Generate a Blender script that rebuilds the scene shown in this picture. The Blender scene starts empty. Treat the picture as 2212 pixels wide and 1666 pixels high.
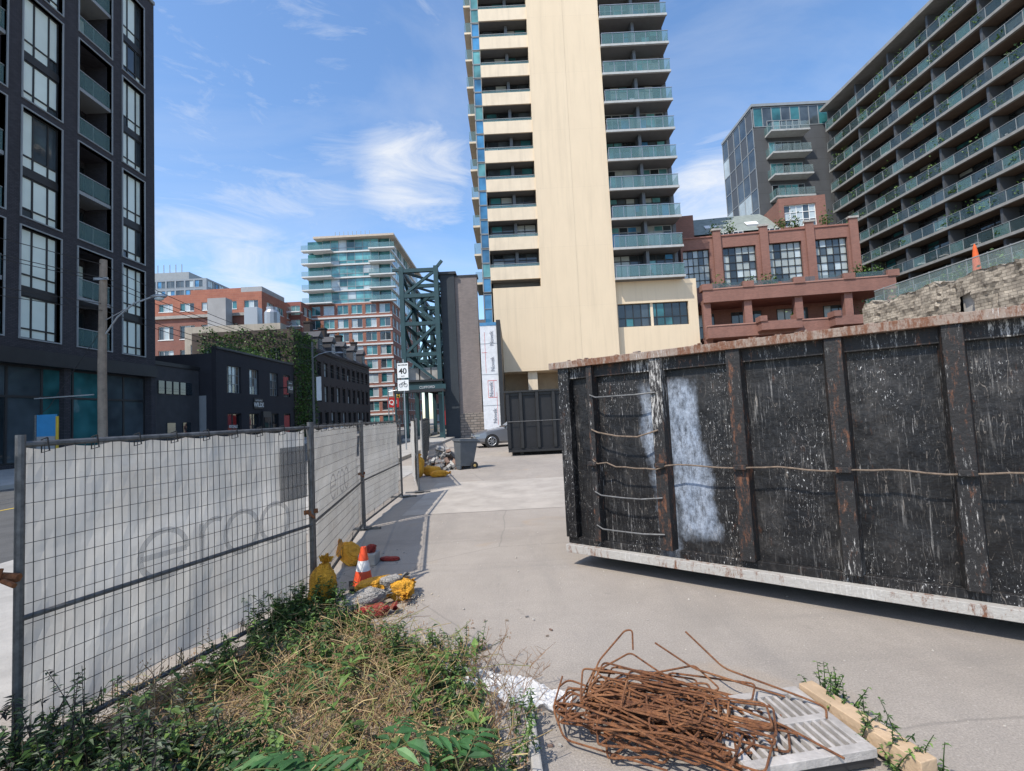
import bpy, math, random
from mathutils import Matrix, Vector, noise
random.seed(7)
U=random.uniform
rad=math.radians
sc=bpy.context.scene
col=sc.collection
# ------------------------------------------------------------------ materials
def nm(name):
    m=bpy.data.materials.new(name); m.use_nodes=True
    return m,m.node_tree,m.node_tree.nodes['Principled BSDF']
def nd(nt,t,ins=None,**k):
    n=nt.nodes.new(t)
    for a,v in k.items(): setattr(n,a,v)
    for a,v in (ins or {}).items():
        if hasattr(v,'node'): nt.links.new(v,n.inputs[a])
        else: n.inputs[a].default_value=v
    return n
def c4(c,k=1.0): return (min(c[0]*k,1),min(c[1]*k,1),min(c[2]*k,1),1)
def ramp(nt,fac,a,b,ca=(0,0,0,1),cb=(1,1,1,1)):
    r=nd(nt,'ShaderNodeValToRGB',{'Fac':fac})
    e=r.color_ramp.elements; e[0].position=a; e[1].position=b; e[0].color=ca; e[1].color=cb
    return r.outputs[0]
def mix(nt,f,a,b,mode='MIX'):
    n=nd(nt,'ShaderNodeMixRGB',{'Fac':f,'Color1':a,'Color2':b},blend_type=mode); return n.outputs[0]
def ocoord(nt): return nd(nt,'ShaderNodeTexCoord').outputs['Object']
def mapping(nt,v,scale=(1,1,1),rot=(0,0,0),loc=(0,0,0)):
    return nd(nt,'ShaderNodeMapping',{'Vector':v,'Scale':scale,'Rotation':rot,'Location':loc}).outputs[0]
def noisef(nt,v,s,d=6,r=.6,dist=0):
    return nd(nt,'ShaderNodeTexNoise',{'Vector':v,'Scale':s,'Detail':d,'Roughness':r,'Distortion':dist}).outputs['Fac']
def mth(nt,op,a,b_): return nd(nt,'ShaderNodeMath',{0:a,1:b_},operation=op).outputs[0]
def bumpto(nt,b,h,st,dist=.02):
    n=nd(nt,'ShaderNodeBump',{'Height':h,'Strength':st,'Distance':dist}); nt.links.new(n.outputs[0],b.inputs['Normal'])
def mat(name,c,rough=.8,var=.18,scale=1.5,bump=0,bs=40,metal=0,streak=0):
    m,nt,b=nm(name); o=ocoord(nt)
    f=ramp(nt,noisef(nt,o,scale,8,.65),.3,.7)
    cc=mix(nt,f,c4(c,1-var),c4(c,1+var))
    if streak:
        s=ramp(nt,noisef(nt,mapping(nt,o,(1.2,1.2,.08)),1.6,6,.65),.48,.75,(0,0,0,1),(streak,)*3+(1,))
        cc=mix(nt,s,cc,c4(c,.5))
    nt.links.new(cc,b.inputs['Base Color'])
    b.inputs['Roughness'].default_value=rough; b.inputs['Metallic'].default_value=metal
    if bump: bumpto(nt,b,noisef(nt,o,bs,5),bump)
    return m
def brick(name,c1,c2,mo,bw=.24,bh=.08,ms=.01,off=.5,bump=.3,var=.25,rough=.9,streak=0):
    m,nt,b=nm(name); o=ocoord(nt)
    s=nd(nt,'ShaderNodeSeparateXYZ',{0:o})
    a=nd(nt,'ShaderNodeMath',{0:s.outputs[0],1:s.outputs[1]},operation='ADD')
    v=nd(nt,'ShaderNodeCombineXYZ',{0:a.outputs[0],1:s.outputs[2]})
    t=nd(nt,'ShaderNodeTexBrick',{'Vector':v.outputs[0],'Color1':c4(c1),'Color2':c4(c2),'Mortar':c4(mo),'Scale':1,'Mortar Size':ms,'Brick Width':bw,'Row Height':bh},offset=off)
    f=ramp(nt,noisef(nt,mapping(nt,o,(1,1,.4)),.7,8,.65),.3,.75,(1-var,)*3+(1,),(1,1,1,1))
    cc=mix(nt,1.0,t.outputs[0],f,'MULTIPLY')
    if streak:
        s2=ramp(nt,noisef(nt,mapping(nt,o,(1.2,1.2,.06)),1.8,6,.65),.5,.75,(0,0,0,1),(streak,)*3+(1,))
        cc=mix(nt,s2,cc,c4(c1,.55))
    nt.links.new(cc,b.inputs['Base Color'])
    b.inputs['Roughness'].default_value=rough
    if bump: bumpto(nt,b,t.outputs['Fac'],-bump,.01)
    return m
def glass(name,c,rough=.04,var=.5,sc_=.35):
    m,nt,b=nm(name); o=ocoord(nt)
    f=ramp(nt,noisef(nt,o,sc_,3),.35,.65)
    nt.links.new(mix(nt,f,c4(c,1-var),c4(c,1+var)),b.inputs['Base Color'])
    b.inputs['Roughness'].default_value=rough
    b.inputs['IOR'].default_value=1.65
    bumpto(nt,b,noisef(nt,o,.8,2),.12,.05)
    return m
def rail(name,c,alpha):
    m,nt,b=nm(name)
    b.inputs['Base Color'].default_value=c4(c); b.inputs['Roughness'].default_value=.06
    b.inputs['Alpha'].default_value=alpha; b.inputs['IOR'].default_value=1.6
    return m
def leafm(name,c,var=.5,sc_=9):
    m,nt,b=nm(name); o=ocoord(nt)
    f=ramp(nt,noisef(nt,o,sc_,3),.3,.7)
    cc=mix(nt,f,c4(c,1-var),c4(c,1+var))
    nt.links.new(cc,b.inputs['Base Color']); b.inputs['Roughness'].default_value=.55
    tr=nd(nt,'ShaderNodeBsdfTranslucent',{'Color':cc}); ms=nd(nt,'ShaderNodeMixShader',{0:.3,1:b.outputs[0],2:tr.outputs[0]})
    nt.links.new(ms.outputs[0],nt.nodes['Material Output'].inputs['Surface'])
    return m

# ------------------------------------------------------------------ mesh builder
class B:
    def __init__(s): s.v=[];s.f=[];s.m=[];s.mats=[];s.T=Matrix.Identity(4)
    def mi(s,mt):
        if mt not in s.mats: s.mats.append(mt)
        return s.mats.index(mt)
    def face(s,pts,mt):
        n=len(s.v)
        for p in pts: s.v.append(s.T@Vector(p))
        s.f.append(tuple(range(n,n+len(pts)))); s.m.append(s.mi(mt))
    def mesh(s,vs,fs,mt):
        n=len(s.v); i=s.mi(mt)
        for p in vs: s.v.append(s.T@Vector(p))
        for f in fs: s.f.append(tuple(a+n for a in f)); s.m.append(i)
    def box(s,x0,x1,y0,y1,z0,z1,mt):
        if x1-x0<1e-5 or y1-y0<1e-5 or z1-z0<1e-5: return
        s.mesh([(x0,y0,z0),(x1,y0,z0),(x1,y1,z0),(x0,y1,z0),(x0,y0,z1),(x1,y0,z1),(x1,y1,z1),(x0,y1,z1)],
          [(0,3,2,1),(4,5,6,7),(0,1,5,4),(1,2,6,5),(2,3,7,6),(3,0,4,7)],mt)
    def tube(s,pts,r,mt,n=6,cap=True,up=None):
        P=[Vector(p) for p in pts]; k=len(P)
        rs=r if isinstance(r,(list,tuple)) else [r]*k
        vs=[];nrm=None
        for i in range(k):
            t=(P[min(i+1,k-1)]-P[max(i-1,0)]).normalized()
            if nrm is None:
                a=Vector((0,0,1)) if abs(t.z)<.9 else Vector((0,1,0))
                nrm=(a-t*a.dot(t)).normalized()
            else:
                q=nrm-t*nrm.dot(t)
                nrm=q.normalized() if q.length>1e-6 else t.orthogonal().normalized()
            bn=t.cross(nrm)
            for j in range(n):
                an=2*math.pi*(j+.5)/n
                vs.append(P[i]+(nrm*math.cos(an)+bn*math.sin(an))*rs[i])
        fs=[]
        for i in range(k-1):
            for j in range(n):
                fs.append((i*n+j,i*n+(j+1)%n,(i+1)*n+(j+1)%n,(i+1)*n+j))
        if cap: fs.append(tuple(range(n-1,-1,-1))); fs.append(tuple((k-1)*n+j for j in range(n)))
        s.mesh(vs,fs,mt)
    def lathe(s,prof,mt,n=24,c=(0,0,0)):
        vs=[];fs=[];k=len(prof)
        for r,z in prof:
            for j in range(n):
                a=2*math.pi*j/n; vs.append((c[0]+r*math.cos(a),c[1]+r*math.sin(a),c[2]+z))
        for i in range(k-1):
            for j in range(n): fs.append((i*n+j,i*n+(j+1)%n,(i+1)*n+(j+1)%n,(i+1)*n+j))
        fs.append(tuple((k-1)*n+j for j in range(n)))
        s.mesh(vs,fs,mt)
    def make(s,name,mw=None,smooth=False,bevel=0,parent=None):
        me=bpy.data.meshes.new(name); me.from_pydata([tuple(v) for v in s.v],[],s.f)
        for m in s.mats: me.materials.append(m)
        me.polygons.foreach_set('material_index',s.m)
        if smooth: me.polygons.foreach_set('use_smooth',[True]*len(s.f))
        me.update()
        o=bpy.data.objects.new(name,me); col.objects.link(o)
        if parent: o.parent=parent
        if mw is not None: o.matrix_local=mw
        if bevel:
            md=o.modifiers.new('b','BEVEL'); md.width=bevel; md.segments=2; md.limit_method='ANGLE'
        return o
def text(parent,body,mt,size,loc,rot=(90,0,0),ext=.004,sx=1,bold=0,shear=0):
    cu=bpy.data.curves.new('lettering','FONT'); cu.body=body; cu.size=size; cu.extrude=ext; cu.align_x='CENTER'; cu.align_y='CENTER'; cu.offset=bold; cu.shear=shear
    cu.materials.append(mt); o=bpy.data.objects.new('lettering',cu); col.objects.link(o)
    o.parent=parent; o.location=loc; o.rotation_euler=[rad(a) for a in rot]; o.scale=(sx,1,1)
    return o
Tr=Matrix.Translation
Rz=lambda d: Matrix.Rotation(rad(d),4,'Z')

def wallgrid(b,x0,x1,z0,z1,xo,zo,y,th,wm):
    zp=z0
    for (a,c) in zo:
        b.box(x0,x1,y,y+th,zp,a,wm); xp=x0
        for (p,q) in xo:
            b.box(xp,p,y,y+th,a,c,wm); xp=q
        b.box(xp,x1,y,y+th,a,c,wm); zp=c
    b.box(x0,x1,y,y+th,zp,z1,wm)
def window(b,x0,x1,z0,z1,y,nc,nr,fm,gl,fw=.06,xs=None,zs=None,bd=.05):
    xs=xs or [x0+(x1-x0)*i/nc for i in range(nc+1)]
    zs=zs or [z0+(z1-z0)*i/nr for i in range(nr+1)]
    for i in range(len(xs)-1):
        g0=random.choice(gl)
        for j in range(len(zs)-1):
            g=g0 if random.random()<.6 else random.choice(gl)
            t=U(-.006,.006)
            b.face([(xs[i],y+t,zs[j]),(xs[i+1],y-t,zs[j]),(xs[i+1],y-t,zs[j+1]),(xs[i],y+t,zs[j+1])],g)
    for k,x in enumerate(xs):
        xx=min(max(x,x0+fw/2),x1-fw/2)
        b.box(xx-fw/2,xx+fw/2,y-bd,y+.02,z0,z1,fm)
    for z in zs:
        zz=min(max(z,z0+fw/2),z1-fw/2)
        b.box(x0,x1,y-bd-.004,y+.02,zz-fw/2,zz+fw/2,fm)
def facade(b,T,W,z0,z1,fh,bay,ww,wh,wall,gl,frame,nc=2,nr=1,th=.3,sill=.8,floors=None):
    b.T=T
    nb=max(1,int(W/bay)); off=(W-nb*bay)/2
    xo=[(off+i*bay+(bay-ww)/2,off+i*bay+(bay+ww)/2) for i in range(nb)]
    nf=floors or int((z1-z0)/fh); zo=[(z0+k*fh+sill,z0+k*fh+sill+wh) for k in range(nf)]
    wallgrid(b,0,W,z0,z1,xo,zo,0,th,wall)
    for p,q in xo:
        for a,c in zo:
            window(b,p,q,a,c,.18,nc,nr,frame,gl)
            b.box(p-.05,q+.05,-.06,.02,a-.1,a,frame)
    b.T=Matrix.Identity(4)
def block(b,x0,x1,y0,y1,z0,z1,fh,bay,ww,wh,wall,gl,frame,roof,nc=2,nr=1,sill=.8,sides='E',th=.3):
    facade(b,Tr((x0,y0,0)),x1-x0,z0,z1,fh,bay,ww,wh,wall,gl,frame,nc,nr,th,sill)
    L=y1-y0-th
    if 'E' in sides: facade(b,Tr((x1,y0+th,0))@Rz(90),L,z0,z1,fh,bay,ww,wh,wall,gl,frame,nc,nr,th,sill)
    if 'W' in sides: facade(b,Tr((x0,y1,0))@Rz(-90),L,z0,z1,fh,bay,ww,wh,wall,gl,frame,nc,nr,th,sill)
    b.box(x0+(th if 'W' in sides else 0),x1-(th if 'E' in sides else 0),y0+th,y1,z0,z1-.3,roof)
def foliage(b,fn,n,s0,s1,mts):
    for i in range(n):
        p=Vector(fn()); s=U(s0,s1)
        d=Vector((U(-1,1),U(-1,1),U(-.8,.8))).normalized(); e=d.cross(Vector((U(-1,1),U(-1,1),U(-1,1)))).normalized()
        b.face([p,p+d*s*.5+e*s*.3,p+d*s,p+d*s*.5-e*s*.3],random.choice(mts))

# ------------------------------------------------------------------ camera, world, sun
cam=bpy.data.objects.new('camera',bpy.data.cameras.new('camera')); col.objects.link(cam)
cam.data.sensor_width=36; cam.data.lens=16.76; cam.data.clip_end=6000; cam.data.clip_start=.05
cam.matrix_world=Tr((0,0,1.65))@Matrix.Rotation(rad(93.44),4,'X')@Matrix.Rotation(rad(-2.86),4,'Z')
sc.camera=cam
SUN_EL=54; sdir=Vector((-.72*math.cos(rad(SUN_EL)),-.694*math.cos(rad(SUN_EL)),math.sin(rad(SUN_EL))))
sl=bpy.data.lights.new('sun','SUN'); sl.energy=5; sl.angle=rad(.5); sl.color=(1,.94,.85)
so=bpy.data.objects.new('sun',sl); col.objects.link(so); so.rotation_euler=sdir.to_track_quat('Z','Y').to_euler()
w=bpy.data.worlds.new('World'); sc.world=w; w.use_nodes=True; nt=w.node_tree
bg=nt.nodes['Background']; bg.inputs['Strength'].default_value=.14
sky=nd(nt,'ShaderNodeTexSky',sky_type='NISHITA'); sky.sun_disc=False; sky.sun_elevation=rad(SUN_EL); sky.sun_rotation=rad(226)
sky.air_density=1.0; sky.dust_density=.6; sky.ozone_density=2.5
hs=nd(nt,'ShaderNodeHueSaturation',{'Saturation':1.1,'Value':1.85,'Color':sky.outputs[0]})
g=nd(nt,'ShaderNodeTexCoord').outputs['Generated']
nz=noisef(nt,mapping(nt,g,(2.0,1.5,6.5),(0,rad(-24),0)),2.6,14,.66,.9)
nz2=noisef(nt,mapping(nt,g,(1,1,2.6),(0,rad(-20),0),(3,1,2)),2.0,9,.6,.6)
def blob(a,b_,inner,outer,amt):
    d=Vector((a,1,b_)).normalized()
    dt=nd(nt,'ShaderNodeVectorMath',{0:g,1:tuple(d)},operation='DOT_PRODUCT').outputs['Value']
    mr=nd(nt,'ShaderNodeMapRange',{'Value':dt,'From Min':math.cos(rad(outer)),'From Max':math.cos(rad(inner)),'To Min':0,'To Max':amt},interpolation_type='SMOOTHSTEP')
    return mr.outputs[0]
def add(a,b_): return mth(nt,'ADD',a,b_)
bl=blob(-.17,.51,1,8,.34)
for q in [(-.30,.56,1,7,.16),(-.6,.97,2,14,.12),(-.3,1.0,2,10,.06),(-.6,.46,2,13,.12),(-.45,.36,2,10,.14),(.46,.42,2,9,.42),(.62,.5,2,6,.25),(-.7,.3,2,14,.1)]:
    bl=add(bl,blob(*q))
s1=mth(nt,'SUBTRACT',add(nz,bl),.64)
s2=nd(nt,'ShaderNodeMath',{0:s1,1:2.2},operation='MULTIPLY',use_clamp=True).outputs[0]
veil=ramp(nt,nz2,.42,.8,(0,0,0,1),(.3,.3,.3,1))
cl=mth(nt,'MAXIMUM',mth(nt,'MULTIPLY',s2,.85),veil)
nt.links.new(mix(nt,cl,hs.outputs[0],(6.6,6.8,7.1,1)),bg.inputs['Color'])
sc.view_settings.view_transform='Standard'; sc.view_settings.look='None'; sc.view_settings.exposure=0

# ------------------------------------------------------------------ shared materials
black=mat('dark_trim',(.02,.021,.023),.5,.2)
white=mat('white_paint',(.75,.75,.73),.6,.06)
steel=mat('galvanised_steel',(.38,.4,.42),.45,.25,30,metal=.7)
darksteel=mat('weathered_steel',(.13,.13,.13),.5,.4,20,metal=.5)
rust=mat('rust',(.2,.075,.028),.9,.45,25,bump=.5,bs=150)
cablem=mat('dull_cable',(.17,.125,.09),.85,.45,30,bump=.4,bs=200)
rubber=mat('rubber',(.02,.02,.02),.85,.2)
conc=mat('concrete',(.36,.34,.31),.9,.2,2,bump=.2,bs=60)
roofm=mat('roofing',(.16,.16,.16),.9,.3)
gd=glass('window_dark',(.018,.025,.03)); gd2=glass('window_mid',(.05,.065,.075)); gcur=glass('window_blind',(.32,.35,.33),.12,.15)
gteal=glass('window_teal',(.03,.13,.14)); gteal2=glass('window_teal_light',(.10,.28,.29),.06); gblue=glass('window_blue',(.05,.19,.36),.03)
glight=glass('window_pale',(.42,.48,.49),.08,.2)
grail=rail('railing_glass',(.13,.24,.24),.55); graild=rail('railing_glass_dark',(.05,.08,.085),.6); grailc=rail('railing_glass_clear',(.3,.4,.4),.35)

# ------------------------------------------------------------------ ground
def ground_mat():
    m,nt,b=nm('lot_surface'); o=ocoord(nt)
    big=noisef(nt,o,.35,8,.6,.4); mid=noisef(nt,o,2.2,8,.7); fine=noisef(nt,o,90,4,.75)
    c=mix(nt,ramp(nt,big,.35,.68),(.31,.27,.23,1),(.43,.38,.325,1))
    c=mix(nt,ramp(nt,mid,.45,.8,(0,0,0,1),(.6,.6,.6,1)),c,(.48,.42,.36,1))
    c=mix(nt,ramp(nt,noisef(nt,mapping(nt,o,(1.0,.18,1),(0,0,rad(12))),1.6,6,.7),.5,.72,(0,0,0,1),(.5,.5,.5,1)),c,(.23,.21,.19,1))
    c=mix(nt,ramp(nt,noisef(nt,mapping(nt,o,(.25,1.6,1),(0,0,rad(-8)),(7,2,0)),1.1,7,.7),.54,.7,(0,0,0,1),(.4,.4,.4,1)),c,(.22,.2,.18,1))
    c=mix(nt,ramp(nt,noisef(nt,o,1.1,5,.5,.8),.62,.74,(0,0,0,1),(.5,.5,.5,1)),c,(.44,.31,.19,1))
    c=mix(nt,ramp(nt,noisef(nt,mapping(nt,o,loc=(9,4,0)),3.1,6,.65,.6),.66,.73,(0,0,0,1),(.45,.45,.45,1)),c,(.16,.145,.13,1))
    c=mix(nt,ramp(nt,fine,.38,.62,(.6,.6,.6,1),(0,0,0,1)),c,(.19,.17,.15,1))
    c=mix(nt,ramp(nt,noisef(nt,mapping(nt,o,loc=(1,7,0)),45,3,.7),.62,.72,(0,0,0,1),(.5,.5,.5,1)),c,(.58,.53,.47,1))
    ed=nd(nt,'ShaderNodeTexVoronoi',{'Vector':mix(nt,.12,o,nd(nt,'ShaderNodeTexNoise',{'Vector':o,'Scale':1.2,'Detail':6}).outputs['Color'],'ADD'),'Scale':.28},feature='DISTANCE_TO_EDGE').outputs[0]
    c=mix(nt,ramp(nt,ed,.0008,.003,(.35,.35,.35,1),(0,0,0,1)),c,(.12,.11,.1,1))
    nt.links.new(c,b.inputs['Base Color']); b.inputs['Roughness'].default_value=.93
    h=mix(nt,.5,fine,noisef(nt,o,9,5,.6)); bumpto(nt,b,h,.6,.02)
    return m
b=B(); b.face([(-600,-300,0),(600,-300,0),(600,1500,0),(-600,1500,0)],ground_mat()); b.make('ground')
asph=mat('asphalt',(.085,.084,.082),.9,.25,1.5,bump=.3,bs=80)
b=B(); b.box(-17,-6.9,-60,600,.0,.006,asph); b.box(-80,60,88,98,0.0,.0055,asph); b.make('road')
b=B(); b.box(-12.05,-11.95,-60,86,.008,.011,mat('road_yellow',(.55,.38,.05),.8,.2)); b.make('road_marking')
b=B(); b.box(-25.8,-17,-60,86,0,.14,conc); b.box(-17,-16.85,-60,86,0,.15,mat('kerb',(.42,.41,.38),.9,.15)); b.make('sidewalk')
b=B(); b.box(-6.9,-4.6,17,86,0,.14,conc); b.box(-6.9,-3.2,-60,17,0,.012,conc); b.make('sidewalk')
slabm=mat('slab',(.38,.34,.295),.92,.2,1.6,bump=.35,bs=70)
b=B(); 
for i in range(4):
    b.face([(-2.0+i*3.6,8.3+.1*i,.004),(1.57+i*3.6,8.4+.1*i,.004),(1.57+i*3.6,12.2,.004),(-2.0+i*3.6,12.2,.004)],slabm)
b.make('pavement')
b=B(); peb=mat('pebble',(.42,.38,.33),.9,.4,8)
import bmesh
def blobmesh(b,c,r,mt,sub=1,amp=.3,sq=(1,1,1),rot=None,fr=2.0,seed=0):
    bm=bmesh.new(); bmesh.ops.create_icosphere(bm,subdivisions=sub,radius=1)
    vs=[]
    for v in bm.verts:
        p=v.co.copy(); p*=1+amp*noise.noise(p*fr+Vector((seed*3.1,seed*1.7,seed)))
        p=Vector((p.x*sq[0],p.y*sq[1],p.z*sq[2]))*r
        if rot: p=rot@p
        vs.append(p+Vector(c))
    fs=[tuple(v.index for v in f.verts) for f in bm.faces]; bm.free()
    b.mesh(vs,fs,mt)
for i in range(420):
    x,y=U(-1.5,6),U(1.9,12)
    r=U(.003,.008)*(1.8 if random.random()<.06 else 1)
    blobmesh(b,(x,y,r*.5),r,peb,1,.4,(1,1,.7),seed=i)
b.make('gravel')

# ------------------------------------------------------------------ left dark apartment building
dbr=brick('dark_brick',(.042,.040,.048),(.066,.062,.073),(.026,.026,.03),bh=.085,bw=.25,ms=.012)
trim=mat('grey_metal_trim',(.26,.28,.29),.5,.1)
gb=glass('blind_green',(.74,.84,.78),.25,.08)
b=B()
cols=[('w',11,13.5),('b',14.5,17),('w',17.9,20.3),('b',21.4,24.0),('w',24.85,27.1),('b',28.2,30.6),('w',31.5,33.4)]
rows=[(7.0+6.6*k,13.05+6.6*k) for k in range(4)]
wallgrid(b,6,34.4,6.4,34,[(p,q) for _,p,q in cols],rows,0,1.8,dbr)
b.box(6,34.4,1.8,22,0,34,dbr)
for t,p,q in cols:
    for (a,c) in rows:
        for (x0,x1,z0,z1) in [(p-.07,p,a-.07,c+.07),(q,q+.07,a-.07,c+.07)]: b.box(x0,x1,-.06,.3,z0,z1,trim)
        b.box(p,q,-.06,.3,a-.07,a,trim); b.box(p,q,-.06,.3,c,c+.07,trim)
        if t=='w':
            m1=a+2.55; xs=[p,p+(q-p)*.36,p+(q-p)*.74,q]
            b.box(p,q,.16,.3,m1-.2,m1+.25,black)
            window(b,p,q,a,m1-.2,.26,3,1,black,[gb,gd2,gb,gb],.08,xs=xs,zs=[a,a+.55,m1-.2])
            window(b,p,q,m1+.25,c,.26,3,1,black,[gb,gb,gb,gb,gd2],.08,xs=xs,zs=[m1+.25,m1+.95,c])
        else:
            m1=a+3.05
            b.box(p,q,.05,1.7,m1-.22,m1,trim)
            for z in (a,m1):
                b.face([(p,.12,z+.08),(q,.12,z+.08),(q,.12,z+1.1),(p,.12,z+1.1)],grail)
                b.box(p,q,.09,.15,z+1.1,z+1.15,trim)
                for xx in (p+.04,(p+q)/2,q-.04): b.box(xx-.02,xx+.02,.13,.17,z,z+1.1,trim)
                window(b,p+.2,q-.1,z+.05,z+2.6,1.72,3,1,black,[gd,gd2,gb],.08)
b.box(6,34.4,-.15,1.8,5.6,6.4,black)
window(b,6,34.0,.3,5.6,.5,15,2,black,[gd,gteal,gd2],.12,zs=[.3,3.9,5.6])
b.box(6,34.4,.3,.8,0,.3,dbr); b.box(34.0,34.4,0,1.8,.3,5.6,dbr); b.box(27.6,28,.2,.6,.3,5.6,dbr)
b.box(6,34.4,-.1,.1,34,34.25,trim)
for i in range(16): b.box(8+i*1.7,8.05+i*1.7,.4,.45,34,35.2,trim)
b.face([(8,.42,34.2),(34,.42,34.2),(34,.42,35.2),(8,.42,35.2)],grailc)
b.box(20,33.5,5,15,34,37,trim)
b.make('apartment_building',Tr((-25.8,0,0))@Rz(90))

# dark annex + low black restaurant building
bpaint=mat('black_painted_wall',(.03,.029,.036),.75,.2,.8,bump=.1,bs=20)
greyr=mat('grey_render',(.34,.34,.34),.85,.15,.6)
b=B()
b.box(-40,-27.2,34.6,41.3,0,6.9,mat('charcoal_wall',(.05,.05,.055),.8,.2)); 
for i in range(5): b.box(-27.2,-27.12,36.5+i*.8,37.1+i*.8,4.6,5.6,gd)
b.box(-27.2,-27.1,35,41.3,6.8,7.1,black)
b.box(-27.2,-27.12,37.4,38.3,0,2.3,gd2); b.box(-27.2,-27.12,39.2,40.1,0,2.3,gd)
b.make('annex_building')
b=B()
wm=brick('black_brick',(.028,.027,.035),(.036,.034,.042),(.02,.02,.024))
L=14.8
xo=[(1.6,3.8),(5.2,7.0),(9.2,11.0),(12.2,13.8)]
wallgrid(b,0,L,0,8.7,xo,[(.7,3.0),(4.9,7.4)],0,.4,wm)
warm=glass('restaurant_window',(.16,.13,.10),.06,.6); redg=mat('red_poster',(.35,.03,.03),.6,.3,3)
for p,q in xo:
    window(b,p,q,.7,3.0,.25,2,2,black,[gd,gd2,warm],.07); window(b,p,q,4.9,7.4,.25,4,3,trim,[gd2,glight,warm],.05)
b.box(0,L,.4,14,0,8.3,bpaint); b.box(-.02,L,-.12,.4,8.7,8.9,black)
b.box(7.3,8.9,-.25,.0,0,3.2,black); b.box(7.45,8.75,-.3,-.25,.1,2.6,gd)
b.box(10.9,12.1,-1.1,-1.0,5.2,6.6,black); b.box(11.45,11.55,-1.0,0,5.8,5.9,black)
b.box(5.9,7.5,-.12,-.02,3.5,4.5,black); b.box(12.3,13.7,.1,.12,.9,2.8,redg); b.box(12.4,13.6,.1,.12,5.2,7.2,redg)
b.box(-.03,0,.9,4.6,.3,4.6,greyr)
rest=b.make('restaurant_building',Tr((-25.8,41.5,0))@Rz(90))
text(rest,'WILDE',white,.62,(6.7,-.14,3.85),bold=.012); text(rest,'GATTO NERO',white,.2,(6.7,-.14,4.3))
text(rest,'VILLE',white,.5,(11.5,-1.12,5.75),bold=.01); text(rest,'JARDIN DE',white,.16,(11.5,-1.12,6.3)); text(rest,'SOCIALE',white,.34,(2.7,.15,1.8),bold=.01)
ivy1=leafm('ivy_leaf',(.055,.12,.022)); ivy2=leafm('ivy_leaf_light',(.11,.20,.04)); ivy3=leafm('ivy_leaf_dark',(.022,.055,.014))
b=B(); foliage(b,lambda:(U(-29,-26.2),U(44,52.5),8.6+abs(random.gauss(0,.55))),2600,.12,.3,[ivy1,ivy2,ivy3]); b.make('roof_hedge')
b=B(); block(b,-38,-25.8,56.5,62,0,13.2,4.1,2.6,1.2,2.0,brick('grimy_brick',(.10,.07,.055),(.07,.05,.04),(.08,.075,.07)),[gd,gd2],trim,roofm); b.make('ivy_covered_house')
b=B()
def ivyf():
    if random.random()<.55:
        x=U(-37,-25.6); z=U(0,13.3+.5*math.sin(x*1.7)); return (x,56.35+U(-.25,.1),z)
    y=U(56.4,62); return (-25.6+U(-.1,.3),y,U(0,13.3-.8*abs(math.sin(y))))
foliage(b,ivyf,9000,.15,.38,[ivy1,ivy2,ivy3,ivy1]); b.make('ivy')
vb=brick('old_dark_brick',(.065,.045,.04),(.045,.035,.032),(.05,.045,.04))
b=B()
L=24
xo=[(1+i*2.3,2.2+i*2.3) for i in range(10)]
wallgrid(b,0,L,0,11.2,xo,[(.8,3.2),(4.6,6.8),(8.1,10)],0,.4,vb)
for p,q in xo:
    for a,c in [(.8,3.2),(4.6,6.8),(8.1,10)]:
        window(b,p,q,a,c,.25,1,2,black,[gd,gd2,gd,glight],.07); b.box(p-.1,q+.1,-.06,0,c,c+.25,vb)
b.box(0,L,.4,12,0,11,vb); b.box(-.1,L+.1,-.25,.4,11.2,11.5,vb)
slate=mat('slate_roof',(.05,.05,.055),.7,.3,3)
b.mesh([(0,0,11.5),(L,0,11.5),(L,2.2,13.8),(0,2.2,13.8),(0,12,13.8),(L,12,13.8)],[(0,1,2,3),(3,2,5,4)],slate)
b.face([(0,0,11.5),(0,2.2,13.8),(0,12,13.8),(0,12,11)],vb)
for i in range(5):
    x=1.6+i*4.7
    b.box(x,x+1.6,.1,2.2,11.6,13.4,slate); window(b,x+.3,x+1.3,11.8,13.1,.08,2,2,white if i%2 else trim,[gd2],.06)
    b.mesh([(x-.15,-.1,13.4),(x+1.75,-.1,13.4),(x+.8,-.1,14.3),(x-.15,2.4,13.4),(x+1.75,2.4,13.4),(x+.8,2.4,14.3)],[(0,1,2),(0,2,5,3),(1,4,5,2)],slate)
for x in (3.5,8.6,15.2,22.6): b.box(x,x+1.0,1.9,2.8,12.8,15.8,vb); b.box(x-.1,x+1.1,1.8,2.9,15.8,16,vb); b.box(x+.2,x+.4,2.2,2.5,16,16.5,rust)
b.make('victorian_brick_house',Tr((-25.8,62.2,0))@Rz(90))

# ------------------------------------------------------------------ background buildings, left
obr=brick('orange_brick',(.42,.16,.10),(.36,.13,.085),(.4,.25,.2),bw=1.2,bh=.4)
b=B(); block(b,-66,-46,88,106,0,27,3.3,4,2.6,1.5,obr,[gd2,glight,gteal],white,roofm,3); b.box(-62,-52,92,100,27,29,obr); b.box(-51,-47,90,99,27,28.5,greyr); b.make('orange_apartment_building')
b=B(); block(b,-50.5,-43.5,99,112,0,27.5,3.0,2.3,1.9,1.9,brick('red_brick_far',(.33,.12,.09),(.28,.10,.08),(.3,.2,.17),bw=1,bh=.3),[gteal2,glight,gd2],white,roofm,2)
for k in range(8): b.box(-50,-43.2,97.6,99,4+k*3,4.2+k*3,white); b.face([(-50,97.65,4.2+k*3),(-43.2,97.65,4.2+k*3),(-43.2,97.65,5.2+k*3),(-50,97.65,5.2+k*3)],grailc)
b.make('condo_building')
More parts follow.
